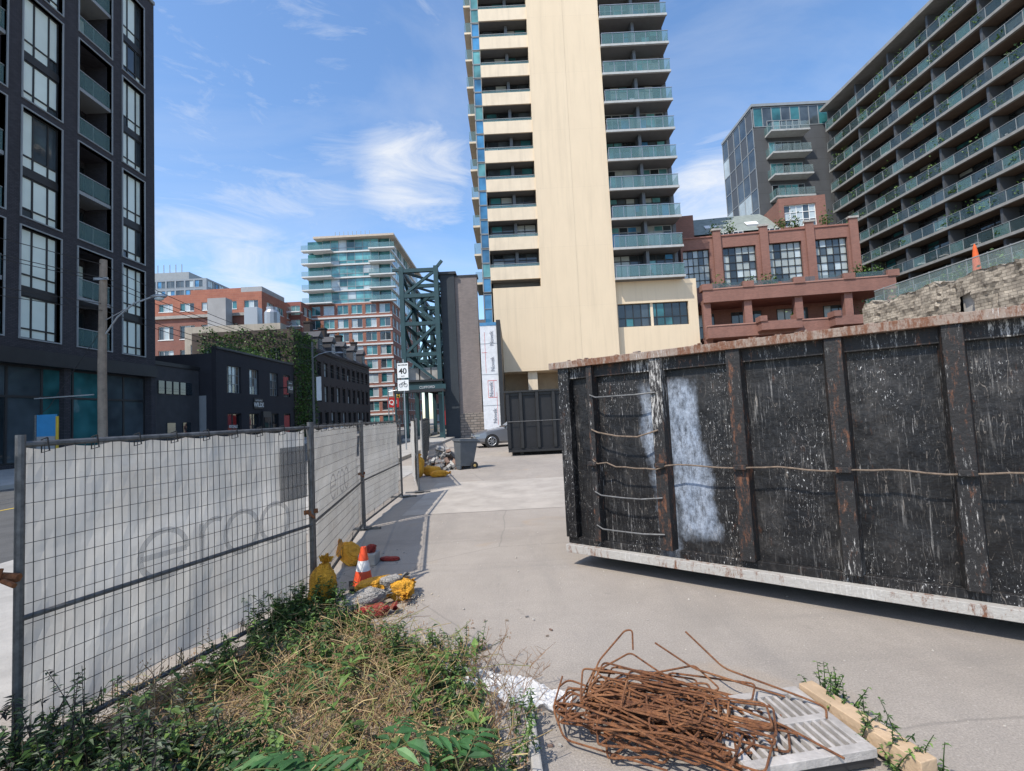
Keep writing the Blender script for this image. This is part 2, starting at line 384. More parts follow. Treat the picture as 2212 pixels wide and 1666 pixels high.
b=B(); block(b,-125,-96,150,175,0,50,3.1,3,2.5,2.2,mat('grey_cladding',(.22,.25,.28),.6,.1),[gblue,gd2,glight],trim,roofm,2); b.box(-120,-105,155,165,50,54,trim)
for k in range(6): b.tube([(-118+k*2,156,54),(-118+k*2,156,57)],.12,trim,4)
b.make('distant_office_building')
rb=brick('red_brick',(.30,.10,.07),(.24,.08,.06),(.26,.2,.17))
b=B(); block(b,-56,-37,66,80,0,17.3,3.4,3,2.1,1.9,rb,[gd2,glight,gd],white,roofm,3); b.box(-56.3,-36.7,65.7,66.2,17.3,17.7,conc); b.make('brick_warehouse')
b=B(); block(b,-44,-31,64,65.8,0,15.6,3.6,2.4,1.8,1.6,mat('beige_wall',(.38,.34,.28),.85,.15,.8,streak=.6),[gd,gd2],white,roofm,2); b.box(-41,-38.5,64.2,65.7,15.6,19.5,greyr); b.box(-36,-34.2,64.2,65.5,15.6,18,steel); b.lathe([(1.0,0),(1.0,1.6),(.7,2.0),(.7,2.4)],steel,14,(-32.6,65,15.6)); b.make('office_building')

# glass condo with brick base
b=B()
gx0,gx1,gy0,gy1=-44.5,-25.8,105,136
obr2=brick('condo_brick',(.36,.15,.10),(.30,.12,.085),(.3,.2,.17),bw=.6,bh=.2)
wband=mat('white_band',(.62,.62,.6),.7,.08)
facade(b,Tr((gx0-3,gy0-.6,0)),gx1-gx0+3,0,28,3.1,3.1,2.4,2.0,obr2,[gteal,gteal2,glight,gd2],white,2,1,.5,.8)
facade(b,Tr((gx1,gy0-.1,0))@Rz(90),gy1-gy0,0,28,3.1,3.1,2.3,2.0,obr2,[gteal,gteal2,glight,gd2],white,2,1,.5,.8)
for k in range(1,9): b.box(gx0-3.1,gx1+.1,gy0-.75,gy0-.6,k*3.1-.15,k*3.1+.2,wband)
b.box(gx0-3,gx1-.5,gy0-.1,gy1,0,28,roofm)
fl=2.95
for k in range(5):
    z=28+k*fl
    b.box(gx0+(1.5 if k>3 else 0),gx1+.3,gy0-.4,gy1,z-.12,z+.2,wband)
    window(b,gx0+3.5,gx1-2.6,z+.2,z+fl-.12,gy0,7,1,trim,[gteal,gteal2,gteal2,glight],.09,zs=[z+.2,z+1.0,z+fl-.12])
    b.box(gx0-.6,gx0+6,gy0-1.9,gy0-.4,z-.05,z+.2,wband); b.face([(gx0-.6,gy0-1.85,z+.2),(gx0+6,gy0-1.85,z+.2),(gx0+6,gy0-1.85,z+1.3),(gx0-.6,gy0-1.85,z+1.3)],grail)
    b.box(gx1-4.5,gx1+1.3,gy0-1.7,gy0-.4,z-.05,z+.2,wband); b.face([(gx1-4.5,gy0-1.65,z+.2),(gx1+1.3,gy0-1.65,z+.2),(gx1+1.3,gy0-1.65,z+1.3),(gx1-4.5,gy0-1.65,z+1.3)],grail)
    b.T=Tr((gx1-.1,gy0,0))@Rz(90); window(b,0,31,z+.2,z+fl-.12,0,14,1,wband,[gteal,gteal2,gblue,glight],.1); b.T=Matrix.Identity(4)
    b.box(gx0,gx1-.2,gy0+.4,gy1-.5,z+.2,z+fl-.12,gteal)
z=28+5*fl
b.box(gx0+2,gx1+1.2,gy0-1.5,gy1,z-.1,z+.35,mat('cornice',(.5,.42,.33),.7,.1)); b.box(gx0+5,gx1-6,gy0+4,gy1-6,z+.3,z+2.4,trim)
for i in range(9): b.tube([(gx0+5+i,gy0+4,z+2.4),(gx0+5+i,gy0+4,z+3.4)],.06,trim,4)
b.make('glass_condo_tower')
b=B(); block(b,-25,-12,175,190,0,16,3.4,3,2,1.8,rb,[gd2,glight],white,roofm,2,sides=''); block(b,-24.5,-14,150,160,0,9,3.6,2.6,1.6,1.9,rb,[gd,glight],white,roofm,2,sides='')
b.make('brick_rowhouse')
b=B(); block(b,-11.5,3,100,125,0,22,3.3,3,2.2,1.8,mat('grey_wall2',(.15,.14,.14),.8,.15),[gd,gd2,gteal],trim,roofm,2,sides='W'); b.make('apartment_block')

# ------------------------------------------------------------------ steel retention frame + old facade wall
green=mat('teal_painted_steel',(.018,.055,.062),.45,.2,3)
b=B()
ys=[36.6,41,45.5,50,54.5,59]; xs=[-8.2,-5.5]
zl=[4.3,6.6,9.0,11.2,13.2]
def beam(b,p,q,r=.17,mt=green): b.tube([p,q],r*1.2,mt,4)
for y in ys:
    for x in xs: beam(b,(x,y,0),(x,y,13.5),.2)
    for z in zl: beam(b,(xs[0],y,z),(xs[1],y,z))
    for i in range(len(zl)-1):
        a,c=(xs[0],xs[1]) if i%2 else (xs[1],xs[0]); beam(b,(a,y,zl[i]),(c,y,zl[i+1]),.12)
    b.box(-8.5,-7.9,y-.3,y+.3,0,.2,conc)
for i in range(len(ys)-1):
    for z in zl:
        for x in xs: beam(b,(x,ys[i],z),(x,ys[i+1],z),.14)
    for j in range(len(zl)-1):
        f=(i+j)%2
        beam(b,(xs[0],ys[i],zl[j+f]),(xs[0],ys[i+1],zl[j+1-f]),.12)
        beam(b,(xs[1],ys[i+1],zl[j+f]),(xs[1],ys[i],zl[j+1-f]),.1)
    beam(b,(xs[0],ys[i],13.2),(xs[1],ys[i+1],13.2),.1)
for y in ys[:3]: beam(b,(-5.6,y,13.2),(-5.0,y,13.9),.12); beam(b,(-8.9,y,13.3),(-8.2,y,13.3),.12)
b.box(-8.6,-5.2,36.0,59,4.45,4.6,black)
for i in range(3): b.box(-8.0+i*.9,-7.2+i*.9,37,40.5,4.6,5.6,conc)
b.box(-8.7,-5.0,35.9,36.05,3.8,4.2,green)
b.box(-8.7,-5.0,34.9,35.9,3.6,3.8,black)
for x in (-8.6,-5.1): b.tube([(x,35,0),(x,35,3.6)],.07,green,6)
cf=b.make('steel_support_frame'); text(cf,'CLIFFORD',mat('dull_white',(.5,.5,.5),.7,.1),.26,(-6.4,35.87,4.0),bold=.003)
darkpaint=brick('dark_painted_brick',(.035,.045,.055),(.045,.055,.065),(.03,.035,.04))
greybr=brick('grey_brown_brick',(.22,.185,.17),(.28,.23,.21),(.17,.15,.14))
stone=brick('field_stone',(.22,.18,.15),(.33,.28,.24),(.12,.11,.10),bw=.5,bh=.2,ms=.03)
b=B()
b.box(-5.25,-4.15,37,62,0,12.9,darkpaint); b.box(-5.4,-4.0,36.9,62,12.9,13.1,black)
b.box(-4.15,-2.4,37.25,38.1,1.9,12.7,greybr); b.box(-4.15,-2.3,37.1,38.2,0,1.9,stone); b.box(-4.15,-2.3,37.2,38.15,12.7,12.85,black)
for k in range(5): b.box(-5.35,-5.25,38.5+k*4,41+k*4,5,8,gd); b.box(-5.35,-5.25,38.5+k*4,41+k*4,9,11.6,gd)
b.make('retained_facade_wall')
wrap=mat('house_wrap',(.66,.67,.69),.5,.12,3,bump=.8,bs=3)
b=B(); b.box(-2.28,-1.0,36.7,48,.6,8.6,wrap); b.box(-2.28,-1.0,36.68,48,8.6,8.85,gblue); b.box(-1.0,-.68,36.55,48,0,9.0,black); b.box(-2.28,-1.0,36.6,48,0,.6,conc)
redl=mat('red_print',(.6,.06,.04),.6,.1)
for (x0,x1,z0,z1) in [(-1.95,-1.93,4.9,8.1),(-1.2,-1.18,.9,3.4),(-1.85,-1.15,4.3,4.33),(-1.85,-1.15,3.0,3.03),(-1.85,-1.83,3.03,4.3),(-1.4,-1.38,3.03,4.3),(-2.2,-1.8,6.5,6.52)]: b.box(x0,x1,36.685,36.7,z0,z1,redl)
for z in (2.4,4.8,7.2): b.box(-2.28,-1.0,36.68,36.7,z,z+.015,trim)
hw=b.make('wrapped_building')
prt=mat('print_grey',(.22,.22,.25),.6,.1)
for z,x in ((1.6,-1.4),(3.65,-1.6),(5.6,-1.4),(7.6,-1.4)): text(hw,'Novek',prt,.42,(x,36.675,z),rot=(90,-90,0))

# ------------------------------------------------------------------ beige tower
beige=brick('beige_precast',(.74,.60,.42),(.75,.61,.43),(.60,.48,.34),bw=3.5,bh=5.9,ms=.006,off=0,bump=.08,var=.07,rough=.85,streak=.25)
beige2=mat('beige_parapet',(.73,.61,.45),.85,.06,1,streak=.3)
gslab=mat('grey_slab',(.42,.43,.42),.8,.1,streak=.4)
dslab=mat('slab_soffit_shade',(.14,.14,.14),.8,.1)  # balcony undersides: shade put into the colour as a darker grey
greyw=mat('grey_window_wall',(.10,.11,.12),.5,.2)
b=B(); H=62
b.box(3.3,6.9,45.59,60,5.7,H,beige); b.box(6.9,10.5,45.615,60,5.7,H,beige)
b.box(-1.4,3.3,45.60,60,5.7,13.9,beige)
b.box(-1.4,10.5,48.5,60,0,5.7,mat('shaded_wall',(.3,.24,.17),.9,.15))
for x in (1.6,5.4,9.3): b.box(x,x+.9,46,46.9,0,5.7,beige2)
b.box(-.9,.9,48.4,48.5,.1,3,gd2); b.box(2.9,5.0,48.4,48.5,.1,3,gd)
wallgrid(b,10.5,18.6,0,14.1,[(10.75,17.7)],[(9.6,11.9)],46.3,.6,beige)
window(b,10.75,17.7,9.6,11.9,46.6,9,2,black,[gd,gd2,gteal,gd],.08,zs=[9.6,10.5,11.9]); b.box(10.5,18.6,46.9,60,0,13.9,roofm)
b.box(14,14.25,46.5,46.62,9.6,11.9,beige2)
b.box(-1.4,3.3,47.2,60,13.9,H,greyw); b.box(10.5,17.0,47.3,60,13.9,H,greyw)
for k in range(17):
    z=15.0+2.95*k
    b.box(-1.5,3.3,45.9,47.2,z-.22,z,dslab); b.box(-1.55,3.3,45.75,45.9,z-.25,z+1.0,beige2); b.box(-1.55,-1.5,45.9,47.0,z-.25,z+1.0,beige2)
    b.face([(-1.5,45.83,z+1.0),(3.3,45.83,z+1.0),(3.3,45.83,z+1.28),(-1.5,45.83,z+1.28)],grail); b.box(-1.5,3.3,45.8,45.86,z+1.28,z+1.32,trim)
    window(b,-1.3,3.2,z+.0,z+2.7,47.1,4,1,black,[gd,gd2,gteal,gcur],.08,zs=[z,z+2.0,z+2.7])
    b.box(1.0,1.3,46.5,47.05,z,z+2.7,greyw)
    for zz in (z-1.2,z+.3): 
        window(b,-2.35,-1.56,zz,zz+1.42,46.6,1,1,trim,[gblue,gteal2,gblue],.05)
    b.T=Tr((-2.35,60,0))@Rz(-90); window(b,.2,13.4,z-1.2,z+1.7,0,7,2,trim,[gblue,gteal2,glight,gd2],.07); b.T=Matrix.Identity(4)
    b.box(-3.15,-2.36,47.5,52,z-.1,z+.1,beige2); b.face([(-3.12,47.55,z+.1),(-2.4,47.55,z+.1),(-2.4,47.55,z+1.2),(-3.12,47.55,z+1.2)],grail); b.face([(-3.12,47.55,z+.1),(-3.12,52,z+.1),(-3.12,52,z+1.2),(-3.12,47.55,z+1.2)],grail)
    z=14.3+2.95*k
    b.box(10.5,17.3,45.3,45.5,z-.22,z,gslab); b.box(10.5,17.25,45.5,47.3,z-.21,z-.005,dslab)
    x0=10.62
    n=6; ww=(17.25-x0)/n
    for i in range(n):
        b.face([(x0+i*ww+.03,45.36,z+.06),(x0+(i+1)*ww-.03,45.36,z+.06),(x0+(i+1)*ww-.03,45.36,z+1.12),(x0+i*ww+.03,45.36,z+1.12)],grail)
        b.box(x0+i*ww-.02,x0+i*ww+.02,45.38,45.42,z,z+1.12,steel)
    b.face([(17.25,45.4,z+.06),(17.25,47.2,z+.06),(17.25,47.2,z+1.12),(17.25,45.4,z+1.12)],grail)
    b.box(x0,17.28,45.33,45.39,z+1.12,z+1.17,steel)
    window(b,10.7,16.9,z,z+2.7,47.25,7,1,trim if k%2 else black,[gd,gd2,gteal2,gblue,gcur,gd],.08,zs=[z,z+2.1,z+2.7])
    b.box(13.8,14.1,46.0,47.2,z,z+2.73,greyw)
    for i in range(3):
        if random.random()<.6:
            xx=U(11,16.3); cm=random.choice([black,white,greyw]); b.box(xx,xx+.5,46.0,46.5,z+.4,z+.46,cm); b.box(xx,xx+.5,46.45,46.5,z+.46,z+.95,cm); b.box(xx,xx+.04,46.0,46.05,z,z+.4,cm); b.box(xx+.46,xx+.5,46.0,46.05,z,z+.4,cm)
b.box(-2.4,-1.56,46.65,60,9,H,greyw); b.box(17.0,17.35,47.2,60,13.9,H,greyw)
window(b,-2.35,-1.56,9.2,13.6,46.6,1,3,trim,[gblue],.05)
b.make('beige_apartment_tower')

# ------------------------------------------------------------------ brick loft building
lb=brick('loft_brick',(.30,.135,.10),(.24,.105,.08),(.24,.17,.14),ms=.008)
gro=mat('green_grey_roof',(.22,.25,.23),.8,.15,2,streak=.5)
b=B()
bays=[(.2,2.9),(4.3,7.6),(8.8,12.1),(13.3,16.5)]
wallgrid(b,0,17.6,0,19.3,bays,[(14.0,18.1)],0,.6,lb)
for p,q in bays: window(b,p,q,14.0,18.1,.35,5,5,black,[gd,gd2,glight,gcur,gcur],.06,bd=.08)
for x in (3.3,8.0,12.5,16.7): b.box(x,x+.8,-.25,0,12,19.9,lb); b.box(x-.1,x+.9,-.35,.1,19.9,20.1,conc)
b.box(0,17.6,.6,14,0,19.0,lb); b.box(0,17.6,-.1,.6,19.3,19.45,mat('brick_coping',(.28,.13,.1),.9,.1))
b.box(.5,11.2,2.2,10,19,20.3,black)
b.mesh([(.7,1.8,20.3),(11.6,1.8,20.3),(10.6,6,23.6),(1.6,6,23.6),(.7,12,20.3),(11.6,12,20.3)],[(0,1,2,3),(1,5,2),(0,3,4),(3,2,5,4)],gro)
for x in (3.6,8.0):
    b.mesh([(x,2.9,21.3),(x+1.3,2.9,21.3),(x+1.3,3.8,22.0),(x,3.8,22.0)],[(0,1,2,3)],white); b.box(x,x+1.3,2.85,2.95,21.1,21.35,trim)
wallgrid(b,10.9,15.6,19,23.4,[(11.4,14.6)],[(20.2,22.6)],1.6,.4,lb); window(b,11.4,14.6,20.2,22.6,1.8,5,3,white,[gd2,glight,glight],.06); b.box(10.9,15.6,2.0,10,19,23.2,lb); b.box(0,2,1.8,9,19,22.6,lb)
for x in (4.5,9.3): window(b,x,x+2.6,19.3,20.3,1.75,5,1,white,[gd2],.05)
def terr(x0,x1,y0,z0,z1,ph):
    b.box(x0,x1,y0+.3,0,z0-.3,z0,lb)
    b.box(x0,x1,y0,y0+.3,z0-.3,z0+ph,lb); b.box(x0-.05,x1+.05,y0-.06,y0+.36,z0+ph,z0+ph+.12,mat('coping2',(.33,.18,.14),.9,.1))
terr(.8,18,-4.2,11.8,13,.9)
terr(.8,18.6,-5.0,8.2,10,.8); terr(1.5,18.2,-4.4,4.6,6,.9)
for x in (.8,4.6,9.2,13.6,17.4): b.box(x,x+.7,-3.9,-3.3,0,11.5,lb); b.box(x-.1,x+.9,-4.3,-3.0,12.7,13.3,lb)
for z in (8.4,4.8,1): 
    for i,(p,q) in enumerate(bays): window(b,p+.3,q,z,z+2.7,-.02,4,2,black,[gd,gd2,gcur],.06)
for (x,z) in ((5.2,9.0),(11.5,9.0),(8,5.5)): b.box(x,x+3.5,-6.1,-5.0,z-.8,z,lb); b.box(x-.1,x+.5,-6.2,-5.0,z,z+.5,lb); b.box(x+3.0,x+3.6,-6.2,-5.0,z,z+.5,lb)
for i in range(5): b.face([(1.5+i*3.3,-4.05,12.8),(4.5+i*3.3,-4.05,12.8),(4.5+i*3.3,-4.05,13.3),(1.5+i*3.3,-4.05,13.3)],graild)
b.box(-.3,17.8,-7,-5.2,0,4.1,mat('dark_brown_wall',(.12,.07,.055),.9,.2));  # low wall in front of the terraces, plain dark brown
for _ in range(16):
    x=U(1,17); z=random.choice((12.3,12.3,8.6,19.4)); y=-3.6 if z<19 else .3
    foliage(b,lambda:(x+random.gauss(0,.3),y+U(-.2,.2),z+.3+abs(random.gauss(0,.6))),160,.12,.3,[ivy1,ivy2,ivy3])
b.lathe([(.02,0),(.3,.1),(.38,.2)],glight,12,(3.2,-6.6,4.3))
b.make('brick_loft_building',Tr((18.7,50,0))@Rz(-7))
# ------------------------------------------------------------------ grey tower & right balcony building
gpan=mat('charcoal_panel',(.07,.075,.082),.55,.1,.6)
gpan2=brick('charcoal_cladding',(.085,.09,.097),(.095,.1,.107),(.06,.063,.068),bw=4,bh=1.6,ms=.02,off=0,bump=.1)
b=B()
b.box(37.5,54,68,78,0,42,gpan2)
window(b,37.5,54,42,45,68,12,1,trim,[gd2,glight,gteal],.1); b.box(37.6,54,68.2,78,42,45.1,gd2); b.box(37.3,54,67.8,78,45.1,45.5,trim)
b.T=Tr((37.45,78,0))@Rz(-90); window(b,0,9.9,24,45,0,5,7,trim,[gd2,gd2,glight,gpan],.12); b.T=Matrix.Identity(4)
for k in range(5):
    z=40.3-k*3.25
    b.box(39,44.6,66.2,68,z,z+.25,gslab); 
    for i in range(4): b.face([(39+i*1.4+.04,66.25,z+.25),(40.4+i*1.4-.04,66.25,z+.25),(40.4+i*1.4-.04,66.25,z+1.35),(39+i*1.4+.04,66.25,z+1.35)],grailc)
    b.face([(39,66.3,z+.25),(39,68,z+.25),(39,68,z+1.35),(39,66.3,z+1.35)],grail); window(b,39.4,44.2,z+.3,z+2.6,67.95,5,1,trim,[gd,gd2,gteal2],.1)
b.make('charcoal_apartment_tower')
b=B(); n=12
bslab=mat('balcony_slab',(.27,.27,.255),.85,.15,.8,streak=.5); wood_sof=mat('soffit_brown',(.16,.12,.09),.8,.2)
for k in range(1,n+1):
    z=4.2+3.02*k
    b.box(0,34,-1.9,-1.6,z-.28,z,bslab); b.box(0,34,-1.6,.4,z-.27,z-.005,wood_sof)
    for i in range(22):
        x=.05+i*1.54
        b.face([(x,-1.82,z+.04),(x+1.48,-1.82,z+.04),(x+1.48,-1.82,z+1.08),(x,-1.82,z+1.08)],graild if (i+k)%3 else grail)
        b.box(x-.04,x-.01,-1.86,-1.8,z-.2,z+1.1,trim)
    b.box(0,34,-1.86,-1.8,z+1.08,z+1.12,trim)
    window(b,0,34,z,z+2.72,.0,22,1,black,[gd,gd,gd2,gteal,gcur,gd],.1,zs=[z,z+2.2,z+2.72])
    for i in range(6): b.box(5.5*i+.2,5.5*i+.45,-1.6,0,z,z+2.7,gpan)
    for i in range(14):
        x=U(1,33); hh=U(.25,.7); foliage(b,lambda:(x+random.gauss(0,.3),-1.5+U(-.35,.2),z+.25+abs(random.gauss(0,hh))),70,.15,.34,[ivy1,ivy2,ivy3,ivy2])
        x=U(1,33); b.box(x,x+.6,-1.3,-.8,z+.35,z+.45,random.choice([black,white,greyw])); b.box(x,x+.6,-.85,-.8,z+.45,z+.9,greyw)
b.box(0,34,.05,18,0,43.4,gpan); b.box(0,34,-.2,.05,0,6.9,gpan); b.box(-.3,34,-2.3,18,43.4,43.8,bslab); b.box(4,34,1.5,14,43.8,46.8,gd2)
b.make('balcony_apartment_building',Tr((49.2,67,0))@Rz(-90))
# ------------------------------------------------------------------ rubble wall at right
rub=brick('rubble_block',(.36,.31,.25),(.48,.42,.34),(.22,.19,.15),bw=.45,bh=.19,ms=.02,bump=.8,var=.5)
b=B()
def topz(x): return 8.5+.35*noise.noise(Vector((x*.6,0,0)))+.2*noise.noise(Vector((x*3,1,0)))
nx=110; x1=24; nzz=40
vs=[];fs=[]
for i in range(nx+1):
    x=i*x1/nx
    for j in range(nzz+1):
        z=topz(x)*j/nzz; vs.append((x,-.12+.16*noise.noise(Vector((x*1.3,z*1.3,5)))+.16*noise.noise(Vector((x*4,z*5,5)))+.06*noise.noise(Vector((x*11,z*13,2))),z))
for i in range(nx):
    for j in range(nzz):
        xm=(i+.5)*x1/nx; zm=8.5*(j+.5)/nzz
        if 7.6<xm<8.5 and 5.8<zm<7.5: continue
        fs.append((i*(nzz+1)+j,(i+1)*(nzz+1)+j,(i+1)*(nzz+1)+j+1,i*(nzz+1)+j+1))
b.mesh(vs,fs,rub)
for i in range(nx):
    xa,xb=i*x1/nx,(i+1)*x1/nx; b.face([(xa,-.15,topz(xa)),(xb,-.15,topz(xb)),(xb,.6,topz(xb)),(xa,.6,topz(xa))],rub)
b.box(0,x1,.5,.7,0,8.1,black); b.box(-.2,0,-.1,.7,0,8.4,rub)
b.box(7.55,8.55,.2,.5,5.7,7.6,conc)
b.make('rubble_stone_wall',Tr((27.2,36,0))@Rz(-90))
b=B(); b.box(27.8,46,13,36,0,8.2,mat('terrace_deck',(.25,.22,.19),.9,.2))
for i in range(18):
    y=13+i*1.3; b.box(28.0,28.04,y,y+.05,8.2,9.7,trim)
b.face([(28,13,8.4),(28,36,8.4),(28,36,9.6),(28,13,9.6)],grailc); b.box(27.97,28.05,13,36,9.6,9.66,trim)
foliage(b,lambda:(28.4+U(-.2,.5),U(14,36),8.4+abs(random.gauss(0,.5))*abs(math.sin(random.random()*3))),1500,.12,.3,[ivy1,ivy2,ivy3])
b.make('roof_terrace')
b=B(); org=mat('orange_canvas',(.6,.1,.02),.8,.15)
b.lathe([(.03,0),(.03,.6),(.2,.65),(.17,1.4),(.09,2.1),(.02,2.3)],org,10,(28.6,28.6,8.3)); b.make('closed_parasol')
print('buildings done')

# ------------------------------------------------------------------ dumpster
def dump_mat():
    m,nt,b=nm('dumpster_paint'); o=ocoord(nt)
    s=nd(nt,'ShaderNodeSeparateXYZ',{0:o})
    c=mix(nt,ramp(nt,noisef(nt,o,3,8,.7),.4,.7),(.004,.004,.005,1),(.018,.017,.017,1))
    # grimy film patches
    c=mix(nt,ramp(nt,noisef(nt,mapping(nt,o,(1.2,1.2,.8),loc=(8,1,2)),2.0,9,.75),.52,.75,(0,0,0,1),(.22,.22,.22,1)),c,(.22,.20,.18,1))
    # vertical drips of cement dust, three widths
    for k,(hx,hz,sc1,t0,t1,am) in enumerate([(26,1.6,1.5,.54,.70,.6),(50,3.5,1.5,.58,.66,.8),(12,1.0,1.6,.58,.74,.3)]):
        stm=ramp(nt,noisef(nt,mapping(nt,o,(1.5,1.5,.8),loc=(2+k*3.7,1,5+k)),1.4,6,.65),.47,.6)
        st=ramp(nt,noisef(nt,mapping(nt,o,(hx,hx,hz),loc=(k,0,0)),sc1,9,.78,.25),t0,t1)
        c=mix(nt,mix(nt,1,mix(nt,1,st,stm,'MULTIPLY'),(am,am,am,1),'MULTIPLY'),c,(.50,.48,.45,1))
    sp=mix(nt,1,ramp(nt,noisef(nt,mapping(nt,o,(40,40,14)),2,6,.75,.5),.60,.64),ramp(nt,noisef(nt,mapping(nt,o,(1.8,1.8,.6),loc=(4,2,1)),1.5,4,.6),.47,.58),'MULTIPLY')
    c=mix(nt,sp,c,(.6,.59,.57,1))
    r=mix(nt,1,ramp(nt,noisef(nt,mapping(nt,o,(6,6,1.8),loc=(1,5,2)),2.2,10,.8),.58,.66),ramp(nt,noisef(nt,o,1.3,3),.5,.62),'MULTIPLY')
    c=mix(nt,mix(nt,1,r,(.8,.8,.8,1),'MULTIPLY'),c,(.13,.05,.02,1))
    # fine straight-ish scratches in several directions
    for k,(sc1,ro,wd,an,op) in enumerate([(1.4,38,.0016,9,.55),(1.7,-52,.0015,10,.5),(2.1,74,.0016,7,.5),(1.2,-20,.0013,12,.4),(2.4,15,.0014,8,.35),(1.0,55,.001,6,.5)]):
        nn=noisef(nt,mapping(nt,o,(an,1,1),(0,rad(ro),0),(k*3.3,0,k)),sc1,1.0,.4,.08)
        d=mth(nt,'ABSOLUTE',mth(nt,'SUBTRACT',nn,.5),0)
        l=mix(nt,1,ramp(nt,d,wd,wd*2.4,(1,1,1,1),(0,0,0,1)),ramp(nt,noisef(nt,mapping(nt,o,loc=(k*2,k,9)),3.4,6,.8),.54,.60),'MULTIPLY')
        c=mix(nt,mix(nt,1,l,(op,op,op,1),'MULTIPLY'),c,(.38,.33,.28,1))
    def band(sock,a,b_,e):
        u1=nd(nt,'ShaderNodeMapRange',{'Value':sock,'From Min':a-e,'From Max':a+e}).outputs[0]
        u2=nd(nt,'ShaderNodeMapRange',{'Value':sock,'From Min':b_-e,'From Max':b_+e,'To Min':1,'To Max':0}).outputs[0]
        return mth(nt,'MULTIPLY',u1,u2)
    wob=mth(nt,'MULTIPLY',noisef(nt,mapping(nt,o,(1,1,.8)),2.5,8,.7),.35)
    tilt=mth(nt,'MULTIPLY',s.outputs[2],.10)
    xw=mth(nt,'ADD',mth(nt,'ADD',s.outputs[0],wob),tilt)
    zw=mth(nt,'ADD',s.outputs[2],wob)
    pa=mth(nt,'MULTIPLY',band(xw,1.42,1.75,.035),band(zw,.62,2.05,.05))
    pb=mth(nt,'MULTIPLY',band(xw,1.22,1.38,.04),band(zw,.45,2.0,.1))
    pn=mth(nt,'MULTIPLY',mth(nt,'MAXIMUM',pa,pb),ramp(nt,noisef(nt,mapping(nt,o,(10,10,4)),2,10,.85),.36,.58))
    c=mix(nt,mth(nt,'MULTIPLY',pn,.8),c,mix(nt,noisef(nt,mapping(nt,o,(3,3,1)),3,4),(.24,.31,.42,1),(.5,.54,.6,1)))
    nt.links.new(c,b.inputs['Base Color']); b.inputs['Roughness'].default_value=.5
    b.inputs['Specular IOR Level'].default_value=.35
    bumpto(nt,b,noisef(nt,o,2.3,5,.6),.45,.1)
    return m
dm=dump_mat(); dplain=mat('dumpster_black',(.008,.008,.009),.6,.4,3)
dplain2=mat('dumpster_black_rib',(.014,.014,.014),.6,.4,6)
def worn(name,base,thr1,thr2,c2=(.15,.06,.028,1)):
    m,nt,b=nm(name); o=ocoord(nt)
    lo=ramp(nt,noisef(nt,mapping(nt,o,(1,1,.3),loc=(5,0,1)),1.3,2),.4,.6,(0,0,0,1),(.1,.1,.1,1))
    n1=mth(nt,'ADD',noisef(nt,mapping(nt,o,(9,9,2.5)),2.2,12,.82),lo); n2=mth(nt,'SUBTRACT',noisef(nt,mapping(nt,o,(20,20,3),loc=(2,3,4)),2.6,12,.82),mth(nt,'MULTIPLY',lo,1.2))
    c=mix(nt,ramp(nt,n1,thr1,thr1+.1),base,c2)
    c=mix(nt,ramp(nt,n2,thr2,thr2+.07),c,(.5,.48,.45,1))
    nt.links.new(c,b.inputs['Base Color']); b.inputs['Roughness'].default_value=.7; bumpto(nt,b,noisef(nt,o,30,5),.4)
    return m
rimm=worn('dumpster_rim_worn',(.26,.20,.16,1),.50,.53); ribm=worn('dumpster_rib_worn',(.012,.011,.011,1),.61,.50); botm=worn('dumpster_base_rail',(.38,.36,.33,1),.60,.5)
